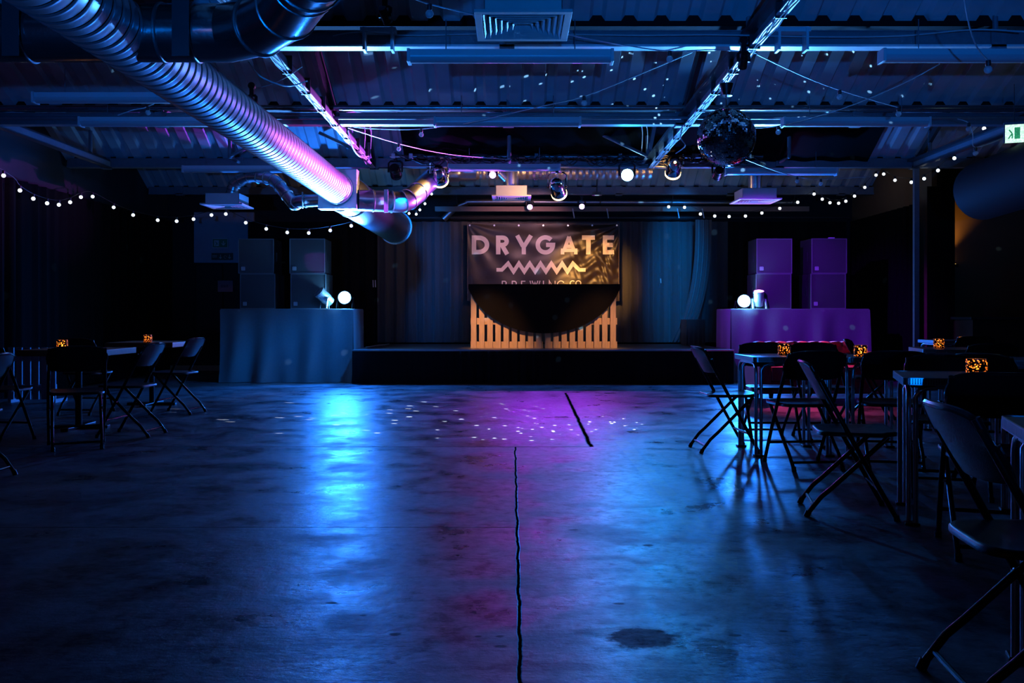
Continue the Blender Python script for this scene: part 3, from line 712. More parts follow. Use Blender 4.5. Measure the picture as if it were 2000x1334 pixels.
spot('purple_streak', (-.6,10.3,3.0), (-2.98,14.45,1.95), 420, PURP, 6, .4, .02)
spot('unseen_blue_left', (-1.3,-2.2,.9), (-2.6,9.8,3.75), 1150, (0,.19,1.0), 36, 1, .05)  # unseen blue spot behind the viewer, lights the roof
spot('unseen_blue_right', (.2,-2.2,.9), (2.8,9.8,3.75), 1150, (0,.19,1.0), 36, 1, .05)  # second unseen blue spot, for the right half of the roof
dA = (Vector((-.7,16.9,1.2))-A).normalized(); dB = (Vector((1.5,16.5,1.1))-B).normalized(); dC = (Vector((2.6,16.9,.9))-C).normalized()
spot('amber_left', A+dA*.22, (-.7,16.9,1.2), 14, WARM, 50, .6, .07)
spot('amber_mid', B+dB*.22, (1.45,16.9,1.8), 1300, (1,.45,.10), 27, 1, .07)
spot('amber_front_left', P(857,330,YB-.6), (-.25,14.65,.62), 560, (1,.46,.18), 24, .8, .07)  # extra spot with no fixture, brightens the left pallet
spot('amber_front_right', P(1316,330,YB-.6), (1.25,14.65,.62), 420, (1,.46,.18), 24, .8, .07)  # same extra light without a fixture for the right pallet
spot('violet_banner', P(1180,330,YB-1.0), (.05,16.9,2.3), 480, (.95,.45,.55), 30, .9, .05)  # added light with no fixture, lifts the banner lettering
spot('amber_right', C+dC*.22, (2.2,16.9,1.2), 16, WARM, 45, .6, .07)
spot('amber_left_spill', A+Vector((.06,-.24,-.10)), P(790,385,12.9), 90, (1,.5,.14), 75, 1, .05)
spot('amber_mid_spill', B+Vector((-.10,-.22,-.10)), P(990,380,13.8), 60, (1,.5,.2), 60, 1, .05)
spot('amber_right_spill', C+Vector((.0,-.24,-.02)), C+Vector((-.3,.6,.12)), 60, (1,.5,.14), 90, 1, .05)
point('blue_left_spill', LL+Vector((.0,-.13,.0)), 34, (.12,.48,1), .06)
point('blue_right_spill', LN+Vector((0,-.13,0)), 26, (.12,.48,1), .06)
spot('blue_curtain_left', LS+Vector((.02,.2,-.1)), (-1.5,17,1.85), 420, (0,.20,1), 52, 1, .12).scale = (.38,1,1)
spot('blue_curtain_right', LT+Vector((.02,.2,-.1)), (3.02,17,1.8), 950, (0,.26,1), 52, 1, .12).scale = (.38,1,1)

# mirror-ball reflections: two patterned lamps beside the ball throw the spots
BALL = P(1418.5, 268, 7.96)
def gobo(name, loc, target, power, size, scale, thr, color):
    o = spot(name, loc, target, power, color, size, .3, .004)
    l = o.data; l.use_nodes = True; nt = l.node_tree; N = nt.nodes; L = nt.links
    em = N['Emission']; geo = N.new('ShaderNodeTexCoord')
    v = N.new('ShaderNodeTexVoronoi'); v.inputs['Scale'].default_value = scale; v.inputs['Randomness'].default_value = .9
    L.new(geo.outputs['Normal'], v.inputs['Vector'])
    m1 = N.new('ShaderNodeMapRange'); m1.inputs[1].default_value = thr*.7; m1.inputs[2].default_value = thr; m1.inputs[3].default_value = 1; m1.inputs[4].default_value = 0
    L.new(v.outputs['Distance'], m1.inputs[0]); L.new(m1.outputs[0], em.inputs['Strength'])
    return o
gobo('ball_spots_floor', BALL+Vector((-.2,.1,-.36)), (-.1,9.0,0), 16000, 58, 22, .14, (.75,.85,1.0))
gobo('ball_spots_roof', BALL+Vector((0.1,.25,.30)), (1.5,9.6,3.8), 900, 150, 18, .13, (.25,.6,1.0))

# ------------------------------------------------------------------ MIRROR BALL
mbt = thing('mirror_ball', 'large mirror ball hanging from its motor under the right lit beam', 'mirror ball', BALL.to_tuple())
MB().lathe([(.0001,-.245)]+[(.245*math.sin(PI*i/24), -.245*math.cos(PI*i/24)) for i in range(1,24)]+[(.0001,.245)], 48).build('core', steel_d, mbt)
tl = MB(); rows = 46; rr = random.Random(9)
for i in range(rows):
    t0 = PI*(i+.06)/rows; t1 = PI*(i+.94)/rows; tm = (t0+t1)/2; n = max(4, int(2*rows*math.sin(tm)))
    for k in range(n):
        a0 = 2*PI*(k+.06)/n; a1 = 2*PI*(k+.94)/n; am = (a0+a1)/2
        nrm = Vector((math.sin(tm)*math.cos(am), math.sin(tm)*math.sin(am), math.cos(tm)))
        j = Vector((rr.gauss(0,.035), rr.gauss(0,.035), rr.gauss(0,.035))); nn = (nrm+j).normalized()
        vs = []
        for t_, a_ in ((t0,a0),(t0,a1),(t1,a1),(t1,a0)):
            p = Vector((math.sin(t_)*math.cos(a_), math.sin(t_)*math.sin(a_), math.cos(t_)))*.2505
            c = nrm*.2505; p = p - nn*((p-c).dot(nn)); vs.append(p)
        tl.add(vs, [(0,3,2,1)])
tl.build('mirror_tiles', mat('mirror', (.92,.93,.95), .015, 1, .01, 3), mbt, smooth=False)
MB().tube([(0,0,.245),(0,0,.36)], .006, 8).lathe([(.0001,.245),(.03,.245),(.03,.27),(.0001,.27)], 16).build('shaft', chrome, mbt)
MB().lathe([(.0001,.36),(.03,.36),(.055,.44),(.06,.46),(.0001,.46)], 18).build('motor', blackp, mbt)
MB().lathe([(.0001,.352),(.05,.354),(.05,.36),(.0001,.36)], 18).build('motor_plate', chrome, mbt)
MB().tube([(0,0,.46),(.03,0,.55),(.02,0,.61)], .004, 6).tube([(-.07,0,.43),(-.02,0,.52),(.01,0,.60)], .003, 6).build('safety_wire', chrome, mbt)

# ------------------------------------------------------------------ VENTILATION
DX, DZ, DR = -2.36, 2.75, .20
def spiral(x, z, r, y0, y1, pitch=.118, n=56):
    mb = MB(); per = 12; m = int((y1-y0)/pitch)*per; vs = []
    off = [-.009, -.004, .004, .0025] + [.001*math.sin(PI*q/8) for q in range(8)]
    for i in range(m+1):
        for k in range(n):
            a = 2*PI*k/n; rr_ = r+off[i % per]
            vs.append((x+rr_*math.cos(a), y0+(i/per+k/n)*pitch, z+rr_*math.sin(a)))
    fs = []; mi = []
    for i in range(m):
        for k in range(n):
            if k < n-1: f = (i*n+k, (i+1)*n+k, (i+1)*n+k+1, i*n+k+1)
            elif i+1+per <= m: f = (i*n+k, (i+1)*n+k, (i+1+per)*n, (i+per)*n)
            else: continue
            fs.append(f); mi.append(1 if i % per == 0 else 0)
    mb.add(vs, fs); mb.mi = mi
    return mb
vt = thing('spiral_duct', 'large ribbed spiral duct running from the upper left to the stage, lit blue and pink', 'ventilation duct', (0,0,0))
spd = spiral(DX, DZ, DR, 2.4, 12.46)
spd.build('spiral_tube', [mat('spiral_duct_zinc', (.66,.68,.71), .42, .92, .10, 10, .05, 60), mat('duct_seam_groove', (.02,.02,.022), .7, 0)], vt, ang=70)
MB().lathe([(DR+.004,0),(DR+.018,0),(DR+.018,.06),(DR+.004,.06)], 48, Matrix.Translation((DX,12.34,DZ)) @ Matrix.Rotation(-PI/2,4,'X')).build('end_collar', galv, vt)
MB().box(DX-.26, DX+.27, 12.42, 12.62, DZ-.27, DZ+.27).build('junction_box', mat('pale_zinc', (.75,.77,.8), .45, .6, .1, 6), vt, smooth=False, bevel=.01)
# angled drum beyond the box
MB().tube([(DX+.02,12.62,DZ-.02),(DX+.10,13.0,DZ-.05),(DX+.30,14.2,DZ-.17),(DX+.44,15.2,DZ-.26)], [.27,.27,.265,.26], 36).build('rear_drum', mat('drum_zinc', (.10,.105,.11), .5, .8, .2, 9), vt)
for y, dx, dz in ((12.98,.10,-.05),(15.18,.44,-.26)):
    MB().lathe([(.272,0),(.282,0),(.282,.03),(.272,.03)], 40, aim((DX+dx,y,DZ+dz),(DX+dx+.16,y+1,DZ+dz-.1))).build('drum_ring', galv, vt)
for y in (4.0,):
    MB().tube([(DX,y,DZ+DR),(DX,y,4.0)], .006, 6).lathe([(DR+.005,-.012),(DR+.012,-.012),(DR+.012,.012),(DR+.005,.012)], 40, Matrix.Translation((DX,y,DZ)) @ Matrix.Rotation(PI/2,4,'X')).build('hanger', galv_d, vt)
# diffusers
def diffuser(name_label, c, s=.56, near=False):
    t = thing('air_diffuser', name_label, 'air vent', c, 0, 'square air diffusers')
    h = s/2; bx = s*.40
    mb = MB(); mb.box(-bx,bx,-bx,-bx+.004,.02,.17).box(-bx,bx,bx-.004,bx,.02,.17).box(-bx,-bx+.004,-bx,bx,.02,.17).box(bx-.004,bx,-bx,bx,.02,.17).box(-bx,bx,-bx,bx,.166,.17); mb.build('neck_box', mat('diffuser_paint', (.62,.60,.60), .5, .1, .1, 8), t, smooth=False)
    fr = MB(); w = .045
    fr.box(-h, h, -h, -h+w, 0, .02).box(-h, h, h-w, h, 0, .02).box(-h, -h+w, -h+w, h-w, 0, .02).box(h-w, h, -h+w, h-w, 0, .02)
    fr.build('frame', MATS['diffuser_paint'], t, smooth=False, bevel=.002)
    k = 7
    for i in range(k):                       # concentric square louvres
        a = h-w-.008-i*(h-w)/k; b_ = a-.022
        if b_ < .01: break
        lv = MB(); z0, z1 = .0, .028
        o8 = [(-a,-a),(a,-a),(a,a),(-a,a)]; i8 = [(-b_,-b_),(b_,-b_),(b_,b_),(-b_,b_)]
        vs = [(x,y,z0) for x,y in o8]+[(x,y,z1) for x,y in i8]+[(x,y,z0+.003) for x,y in o8]+[(x,y,z1+.003) for x,y in i8]
        lv.add(vs, [(q,(q+1)%4,4+(q+1)%4,4+q) for q in range(4)]+[(8+q,12+q,12+(q+1)%4,8+(q+1)%4) for q in range(4)]+[(q,8+q,8+(q+1)%4,(q+1)%4) for q in range(4)])
        lv.build('louvre', MATS['diffuser_paint'], t, smooth=False)
    return t
c1 = P(1021,54,5.9)
d1 = diffuser('big square ceiling vent at the top centre of the view', (c1.x,5.9,2.89), .60)
MB().box(-.23,.22,-.2,.2,.17,.9).build('riser_duct', galv_d, d1, smooth=False)
cl = P(444,404,13.3); diffuser('pink-lit square vent hanging at the left on a swan-neck duct', (cl.x,13.3,cl.z), .60)
cc = P(999,388,13.85); diffuser('cream square vent hanging over the left of the banner', (cc.x,13.85,cc.z), .58)
cr_ = P(1475,394,13.6); d4 = diffuser('pink-lit square vent hanging right of the mirror ball', (cr_.x,13.6,cr_.z), .62)
MB().tube([(0,0,.17),(0,0,.40)], .10, 20).build('neck_pipe', galv, d4)
# branch ducts
def ring(mb, p, d, r, nm='pipe_rib'): MB().lathe([(r+.001,-.012),(r+.009,-.006),(r+.009,.006),(r+.001,.012)], 24, aim(p, Vector(p)+Vector(d))).build(nm, mb[1], mb[0])
bl = thing('branch_duct', 'swan-neck duct curving from the spiral duct to the left pink vent', 'ventilation duct', (0,0,0), 0, 'branch ducts around the stage front')
pl = [Vector((DX-.25,12.54,DZ-.14)), Vector((DX-.55,12.6,DZ-.15)), P(575,398,12.7), P(553,372,12.8), P(535,352,12.95), P(514,347,13.1), P(486,345,13.2), P(462,357,13.28), P(455,372,13.3), P(452,383,13.3)]
MB().tube(smooth_path(pl, 6), .085, 18).build('bent_pipe', mat('segment_duct_zinc', (.6,.62,.65), .28, .95, .15, 12, .15, 40), bl)
rg = (bl, galv_d)
sp_ = smooth_path(pl, 6)
for i in range(4, len(sp_)-2, 4): ring(rg, sp_[i], sp_[i+1]-sp_[i-1], .086)
MB().bar(Vector((DX-.47,12.45,DZ-.04)), Vector((DX-.47,12.45,DZ-.26)), .05, .012, up=(1,0,0)).build('strap', white_p, bl, smooth=False)
br = thing('branch_duct', 'amber-lit duct rising right from the spiral duct behind the left chrome spotlight', 'ventilation duct', (0,0,0), 0, 'branch ducts around the stage front')
pr = [Vector((DX+.26,12.55,P(0,392,12.6).z)), P(745,393,12.65), P(783,394,12.75), P(806,384,12.9), P(835,357,13.3), P(856,342,13.7), P(890,336,13.95), P(930,335,13.98)]
zr = pr[-1].z
MB().tube(smooth_path(pr, 6), .145, 24).build('bent_pipe', MATS['segment_duct_zinc'], br)
rg = (br, galv); sp2 = smooth_path(pr, 6)
for i in (4, 9, 13, 16, 20, 26, 31): ring(rg, sp2[i], sp2[i+1]-sp2[i-1], .146)
MB().bar(P(754,370,12.4), P(754,415,12.4), .055, .012, up=(0,1,0)).build('strap', white_p, br, smooth=False)
fx = MB(); 
x = pr[-1].x-.02; m = int((2.15-x)/.02)
fx.tube([(x+.02*i, 13.98, zr) for i in range(m)], [.12+.006*(1 if (i % 5) < 3 else -1) for i in range(m)], 22)
fx.build('flexible_duct', mat('foil_flex', (.55,.50,.45), .35, .8, .2, 20, .3, 60), br)
MB().tube([(cc.x,13.9,cc.z+.17),(cc.x,13.9,zr-.02)], .105, 22).tube([(cc.x-.14,13.93,zr-.02),(cc.x,13.9,cc.z+.26)], .09, 18).build('drop_pipe', galv, br)
# far ducts high over the curtain
fd = thing('rear_duct', 'thin duct along the back wall above the banner', 'ventilation duct', (0,0,0))
zf = P(0,395,16.9).z
MB().tube(smooth_path([P(866,428,16.9), P(890,406,16.9), P(912,396,16.9), P(935,394,16.9), P(1180,395,16.9), P(1560,396,16.9)], 5), .06, 16).build('long_pipe', galv_d, fd)
# foreground dark duct crossing the spiral one
fg = thing('crossing_duct', 'big dark duct across the top left, its elbow bending up toward the viewer', 'ventilation duct', (0,0,0))
Yc = 5.56; rC = .172
path = [Vector((-6.15,Yc,DZ)), Vector((-4.0,Yc,DZ)), Vector((-1.95,Yc,DZ)), Vector((-1.72,Yc,DZ))]
# segmented elbow towards the viewer and right
el = [Vector((-1.72,Yc,DZ)), Vector((-1.50,5.46,DZ+.01)), Vector((-1.27,5.20,DZ+.03)), Vector((-1.10,4.86,DZ+.05)), Vector((-.86,4.40,DZ+.07)), Vector((-.3,3.3,DZ+.1))]
MB().tube(path+el[1:], [rC]*3+[rC, rC*1.0, rC*1.02, rC*1.04, rC*1.04, rC*1.04], 36).build('bent_tube', mat('dark_zinc', (.42,.42,.43), .22, .97, .25, 10, .08, 40), fg, ang=18)
rg = (fg, galv_d)
for xx in (-5.2,-4.6,-4.05,-3.5,-3.2,-2.9,-2.1,-1.9): ring(rg, (xx,Yc,DZ), (1,0,0), rC, 'joint_band')
for i in range(1, 5): ring(rg, el[i], (el[i+1]-el[i-1]) if i < 5 else (el[i]-el[i-1]), rC*1.02, 'joint_band')
for i in range(9):
    p = el[3].lerp(el[5], i*.09+.05); ring(rg, p, el[5]-el[3], rC*1.04, 'joint_band')
for xx in (-2.92, -1.93):
    MB().box(xx-.05, xx+.05, Yc-rC-.025, Yc-rC-.02, DZ-rC-.02, 4.1).build('hanger_strap', steel_d, fg, smooth=False)
# dark round duct on the far right
fr_ = thing('round_duct', 'wide dark round duct end at the right edge under the exit sign', 'ventilation duct', (0,0,0))
MB().tube([(5.20,10.2,2.42),(5.25,7.0,2.58),(5.3,4.5,2.70)], .32, 40).build('duct_tube', mat('matt_dark_duct', (.012,.012,.013), .75, 0, spec=.2), fr_)
MB().lathe([(.322,0),(.332,0),(.332,.03),(.322,.03)], 40, aim((5.225,8.6,2.50),(5.25,7,2.62))).build('duct_band', steel, fr_)
MB().tube([(5.25,8.0,2.9),(5.25,8.0,3.5)], .008, 6).build('hanger_rod', steel_d, fr_)

# ------------------------------------------------------------------ BATTEN LIGHTS (unlit fluorescent fittings)
def batten_proto():
    t = thing('batten_light', '', 'fluorescent fitting')
    L_ = 1.57
    MB().box(-L_/2, L_/2, -.05, .05, .05, .10).build('spine', white_p, t, smooth=False, bevel=.004)
    def fn(u, v):
        a = PI*v; return (-L_/2+.01+(L_-.02)*u, -.062*math.cos(a), .05-.048*math.sin(a))
    MB().grid(fn, 1, 14).build('diffuser', white_d, t)
    for s in (-1, 1): MB().tube([(s*.5,0,.10),(s*.5,0,.34)], .004, 6).build('suspension_rod', steel, t)
    for s in (-1, 1): MB().box(s*L_/2-.012, s*L_/2+.012, -.065, .065, .0, .102).build('end_cap', white_p, t, smooth=False, bevel=.003)
    return t
bp_ = batten_proto()
BT = [(997,124,7.15,0,'long unlit fluorescent batten under the square ceiling vent'), (1920,123,7.15,0,'unlit fluorescent batten at the top right corner'),
      (991,246,10.0,0,'thin unlit fluorescent batten between the two tie beams at mid distance'), (1671,248,10.0,0,'unlit fluorescent batten right of the mirror ball at mid distance'),
      (300,246,10.0,0,'unlit fluorescent batten left of the spiral duct at mid distance'), (467,338,13.1,0,'violet-lit fluorescent batten above the swan-neck duct'),
      (985,332,13.1,0,'fluorescent batten above the stage, behind the amber spotlights'), (1525,343,13.1,0,'blue-lit fluorescent batten above the pink-lit right vent'), (228,190,8.9,0,'dim fluorescent batten high on the left under the crossing duct')]
for i, (px, py, d, rz, lb) in enumerate(BT):
    o = bp_ if i == 0 else copy_tree(bp_)
    p = P(px, py, d); o.location = (p.x, d, min(p.z, 3.09)); tag(o, lb, 'fluorescent fitting', 'unlit fluorescent battens under the roof')
# small junction trays on the nearest truss
for px, lb in ((740,'pale junction strip on the nearest truss, left of the vent'), (1545,'pale junction strip on the nearest truss, right of the tie beam')):
    p = P(px,62,7.3); o = MB().box(p.x-.14, p.x+.14, 7.24, 7.34, p.z-.015, p.z+.02).box(p.x-.12, p.x-.10, 7.23, 7.345, p.z-.16, p.z+.02).box(p.x+.10,p.x+.12,7.23,7.345,p.z-.16,p.z+.02)
    tag(o.build('junction_strip', steel_lt, smooth=False), lb, 'junction strip')
# loose cables round the truss
def cable(pts, label, r=.006, m=cable_m, nm='loose_cable'):
    return tag(MB().tube(smooth_path(pts, 8), r, 6).build(nm, m), label, 'cable')
cable([P(650,70,7.25),P(700,63,7.25),P(800,69,7.25),P(930,66,7.3)], 'thin pale cable lying along the nearest truss left of the vent', .005, cable_w)
cable([P(1115,67,7.3),P(1250,69,7.25),P(1400,68,7.25),P(1600,72,7.25),P(1760,70,7.25),P(1900,58,7.2),P(2000,62,7.1)], 'long cable lying along the nearest truss right of the vent', .006, cable_w)
cable([P(485,120,7.3),P(510,150,7.3),P(560,168,7.4),P(600,158,7.6)], 'pale cable drooping between the crossing duct and the left tie beam', .006, cable_w)
cable([P(500,172,8.6),P(530,165,8.3),P(560,150,8.0),P(590,130,7.8)], 'thin cable from the clamp light on the spiral duct to the tie beam', .004, cable_w)
cable([P(680,255,10.6),P(690,290,11),P(705,307,11.6),P(720,305,12.2)], 'white cable loop hanging off the left tie beam', .009, cable_w)
cable([P(1333,250,10.2),P(1330,270,10.3),P(1338,285,10.4),P(1320,300,10.6)], 'frayed cord hanging from the right tie beam', .006, cable_w)
for x in (710, 722, 1252, 1262):
    cable([P(x,240,11.5),P(x+3,262,12.2),P(x+1,302,13.1)], 'thin guy wire beside the %s tie beam, %s of its pair' % ('left' if x < 900 else 'right', 'outer' if x in (710,1262) else 'inner'), .006, cable_w, 'guy_wire')

# ------------------------------------------------------------------ FESTOON LIGHTS
def festoon(label, pts, bulbs, lit_=True, r=.024, sag=True):
    t = thing('festoon_string', label, 'string lights', (0,0,0), 0, 'festoon strings')
    wire = MB(); wire.tube(smooth_path(pts, 4), .004 if lit_ else .005, 5); wire.build('cable', cable_m if lit_ else cable_w, t)
    proto = None
    for i, b_ in enumerate(bulbs):
        p = Vector(b_)
        if proto is None:
            s = MB().lathe([(.0001,.062),(.016,.062),(.018,.03),(.013,.022),(.0001,.022)], 10).build('socket', cable_m, t)
            prof = [(.0001,-r)]+[(r*math.sin(PI*k/8), -r*math.cos(PI*k/8)) for k in range(1,8)]+[(.010,r*1.05),(.0001,r*1.1)]
            g = MB().lathe(prof, 14).build('bulb', lit if lit_ else glass_b, t)
            proto = (s, g)
        else:
            s = proto[0].copy(); g = proto[1].copy(); col.objects.link(s); col.objects.link(g); s.parent = t; g.parent = t
        s.location = p; g.location = p
    return t
def wallpts(lst, side, back=16.9):
    out = []
    for px, py in lst:
        d = 6.15*F/abs(px-HX); out.append(P(px, py, min(d, back)))
    return out
Lpx = [(7,343),(39,372),(65,388),(92,397),(115,400),(137,395),(158,385),(181,384),(222,405),(260,420),(308,430),(345,432),(378,428),(413,420),(441,418),(480,435),(520,447),(561,454),(603,455),(645,450),(686,441)]
Lw = wallpts(Lpx, -1)
up_ = Vector((0,0,.062))
# inner part drifts in front of the speakers
Lp = [P(px, py, 16.9 if i > 12 else 0) if i > 12 else Lw[i] for i, (px, py) in enumerate(Lpx)]
Lp = [P(px, py, min(6.15*F/abs(px-HX), 13.9)) for px, py in Lpx]
festoon('lit festoon string swagged along the left curtain wall to the duct end', [Vector((-6.1, 9.0, 3.1))]+[p+up_ for p in Lp]+[P(735,425,14.0)+up_], Lp)
Lc = [P(783,430,15.9),P(795,428,15.9),P(799,417,15.9),P(813,418.5,15.9),P(820,410,15.9),P(830,398,15.9),P(843,379,15.9)]
festoon('short lit festoon cluster hanging behind the end of the dark drum', [p+up_ for p in Lc], Lc, r=.021)
Rpx = [(1306,404),(1337,405),(1368,418),(1396,422),(1424,423),(1456,422),(1488,416),(1523,407),(1558,395),(1590,379)]
Rp = [P(px,py,16.2) for px, py in Rpx]
festoon('lit festoon string over the curtain between banner and right speakers', [p+up_ for p in Rp], Rp, r=.026)
Rpx2 = [(1606,389),(1621,396),(1638,397),(1652,393),(1669,383),(1689,366),(1711,342)]
Rp2 = [P(px,py,min(6.1*F/(px-HX),15.5)) for px, py in Rpx2]
festoon('lit festoon string dipping above the outer right speakers', [Rp[-1]+up_]+[p+up_ for p in Rp2], Rp2)
Rpx3 = [(1726,340),(1748,352),(1780,356),(1805,349),(1832,333),(1864,309),(1893,275),(1922,251),(1967,250)]
Rp3 = [P(px,py,6.1*F/(px-HX)) for px, py in Rpx3]
festoon('lit festoon string rising to the green exit sign on the right', [Rp2[-1]+up_]+[p+up_ for p in Rp3]+[P(2010,250,10.9)], Rp3)
# unlit strings
def ul(label, pts, bl_): festoon(label, pts, [p-up_ for p in bl_], False, .027)
a1 = P(839,8,5.9); a2 = P(1308,100,7.2)
ul('unlit festoon string passing behind the big vent to the right tie beam', [P(795,-8,5.6),a1,P(920,27,5.95),P(1010,45,6.6),P(1130,72,6.9),P(1230,90,7.1),a2,P(1400,97,7.3),P(1478,104,7.4)], [a1,a2])
a3 = P(1640,176,8.4); a4 = P(1755,210,8.8)
ul('unlit festoon string falling from the beam crossing to the right above the mirror ball', [P(1478,106,7.6),P(1560,145,8.0),a3,a4], [a3,a4])
a5 = P(1141,188,8.4)
ul('unlit festoon string slanting down left from the right tie beam', [P(1352,102,7.4),P(1250,145,7.9),a5,P(1060,207,8.8),P(905,242,9.8)], [a5])
a6 = P(823,252,10.3)
ul('unlit festoon string level with the middle truss beside the left tie beam', [P(670,246,10.6),P(740,252,10.5),a6,P(905,240,10.4)], [a6])
a7 = P(779,281,11.2)
ul('unlit festoon string sagging from the left tie beam over the lighting bar', [P(680,250,10.5),a7,P(880,302,12.2),P(1000,312,13.0)], [a7])
a8 = P(1520,246,9.2)
ul('unlit festoon string right of the mirror ball at truss height', [P(1470,250,9.0),a8,P(1640,214,8.6),P(1760,165,8.2),P(1835,125,7.8)], [a8])
a9 = P(1557,345,12.3); a10 = P(1603,350,12.6)
ul('unlit festoon string under the mirror ball toward the right vent', [P(1457,312,11.5),P(1510,332,12.0),a9,a10,P(1700,345,12.8)], [a9,a10])
a11 = P(1930,118,6.2)
ul('unlit festoon string hanging in the top right corner', [P(1883,-6,5.6),P(1893,50,5.8),P(1908,92,6.0),a11], [a11])
a12 = P(1892,240,9.6); a13 = P(1905,288,9.8); a14 = P(289,208,9.4)
ul('unlit bulbs hanging beside the exit sign', [P(1870,232,9.6),a12,P(1900,262,9.7),a13,P(1960,270,9.8)], [a12,a13])
ul('single unlit bulb hanging under the pipe left of the spiral duct', [P(230,225,9.4),P(262,214,9.4),a14,P(340,180,9.3)], [a14])

# ------------------------------------------------------------------ SIGNS
es = thing('exit_sign', 'glowing white and green exit sign hanging at the right edge', 'exit sign', P(1981,261,9.3).to_tuple(), -.35)
MB().box(-.085,.085,-.012,.012,-.09,.09).build('light_panel', emitter('exit_panel_glow', (.62,1.0,.80), 1.7), es, smooth=False)
MB().box(-.095,.095,-.018,.018,.09,.115).box(-.095,-.085,-.016,.016,-.09,.09).box(.085,.095,-.016,.016,-.09,.09).build('housing', steel, es, smooth=False)
ex = MB(); 
ex.box(.0,.05,-.016,-.012,-.055,.06); ex.bar((-.05,-.014,.04),(-.02,-.014,0),.012,.004,up=(0,1,0)); ex.bar((-.055,-.014,-.05),(-.02,-.014,0),.012,.004,up=(0,1,0)); ex.bar((-.02,-.014,0),(-.02,-.014,-.05),.012,.004,up=(0,1,0))
ex.build('running_man_symbol', emitter('exit_green_glow', (.05,.6,.25), .6), es, smooth=False)
MB().tube([(0,0,.11),(0,0,.5)], .004, 6).build('hanging_rod', steel_d, es)
s1 = thing('wall_sign', 'green and white emergency exit sign on the grey wall above the back-left door', 'sign', P(430,475,17.3).to_tuple())
MB().box(-.155,.155,-.006,.006,-.095,.095).build('border', mat('sign_border', (.45,.5,.5), .5), s1, smooth=False)
MB().box(-.135,.135,-.010,-.006,-.075,.075).build('panel', green_s, s1, smooth=False)
ar = MB(); ar.box(-.11,-.02,-.012,-.010,-.055,.055).bar((.065,-.012,.04),(.065,-.012,-.03),.014,.003,up=(0,1,0)).bar((.03,-.012,0),(.065,-.012,-.04),.014,.003,up=(0,1,0)).bar((.10,-.012,0),(.065,-.012,-.04),.014,.003,up=(0,1,0))
ar.build('door_and_arrow_symbols', white_s, s1, smooth=False)
mn = MB(); mn.bar((-.085,-.014,.03),(-.06,-.014,0),.012,.003,up=(0,1,0)).bar((-.06,-.014,0),(-.08,-.014,-.045),.012,.003,up=(0,1,0)).bar((-.06,-.014,0),(-.04,-.014,-.03),.012,.003,up=(0,1,0)).build('running_man_symbol', green_s, s1, smooth=False)
s2 = thing('wall_sign', 'dark exit sign with wheelchair and arrow symbols below the green one', 'sign', P(434,501,17.3).to_tuple())
MB().box(-.20,.20,-.006,.006,-.065,.065).build('panel', mat('dark_green_sign', (.015,.06,.04), .5), s2, smooth=False)
sy = MB()
for k, x in enumerate((-.14,-.03,.06,.14)):
    if k == 0: sy.box(x-.045,x+.045,-.008,-.006,-.012,-.004).box(x-.045,x+.045,-.008,-.006,.012,.02)
    elif k == 2: sy.tube(arc((x,-.008,-.01), .025, 0, 5.2, 10), .004, 4)
    else: sy.bar((x,-.008,.035),(x,-.008,-.035),.01,.002,up=(0,1,0)).bar((x-.025,-.008,-.01),(x,-.008,-.04),.01,.002,up=(0,1,0)).bar((x+.025,-.008,-.01),(x,-.008,-.04),.01,.002,up=(0,1,0))
sy.build('symbols', white_s, s2, smooth=False)
s3 = thing('door_notice', 'small pinkish paper notice fixed on the dark back-left door', 'notice', P(440,559,17.31).to_tuple())
MB().box(-.14,.14,-.004,.004,-.105,.105).build('paper_sheet', paper, s3, smooth=False)
tx = MB()
# three lines of dark print reading EXIT
def ln(a, b_): tx.bar((a[0],-.006,a[1]),(b_[0],-.006,b_[1]),.008,.002,up=(0,1,0))
x = -.065
ln((x,-.02),(x,.02)); [ln((x,z),(x+.022,z)) for z in (-.02,0,.02)]; x += .035
ln((x,-.02),(x+.022,.02)); ln((x,.02),(x+.022,-.02)); x += .04
ln((x,-.02),(x,.02)); x += .018
ln((x+.012,-.02),(x+.012,.02)); ln((x,.02),(x+.024,.02))
tx.build('print', mat('dark_print', (.06,.03,.04), .8), s3, smooth=False)

# ------------------------------------------------------------------ ALCOVE ON THE RIGHT
sl = P(1842,512,14.2); ws = thing('wall_sconce', 'slim wall sconce throwing amber light up the alcove wall', 'wall lamp', (sl.x+.1,14.22,1.78))
MB().box(-.10,.10,-.10,.06,0,.05).build('lamp_box', blackm, ws, smooth=False)
MB().box(-.07,.07,-.08,.04,.05,.056).build('lens', emitter('sconce_glow', (1,.6,.15), 1.5), ws, smooth=False)
MB().box(-.04,.04,.0,.06,-.75,0).build('conduit', blackm, ws, smooth=False)
spot('sconce_up', (sl.x+.03,14.12,1.86), (sl.x+.05,14.24,2.9), 40, (1,.5,.08), 90, .9, .03)
bc = thing('bar_counter', 'dark wooden counter in the alcove at the right edge', 'counter', (7.9,13.4,0))
MB().box(-1.2,1.5,.0,.6,0,.98).build('front', mat('dark_red_wood', (.06,.02,.014), .5, 0, .3, 5), bc, smooth=False)
MB().box(-1.25,1.55,-.05,.65,.98,1.02).build('worktop', steel_d, bc, smooth=False, bevel=.005)

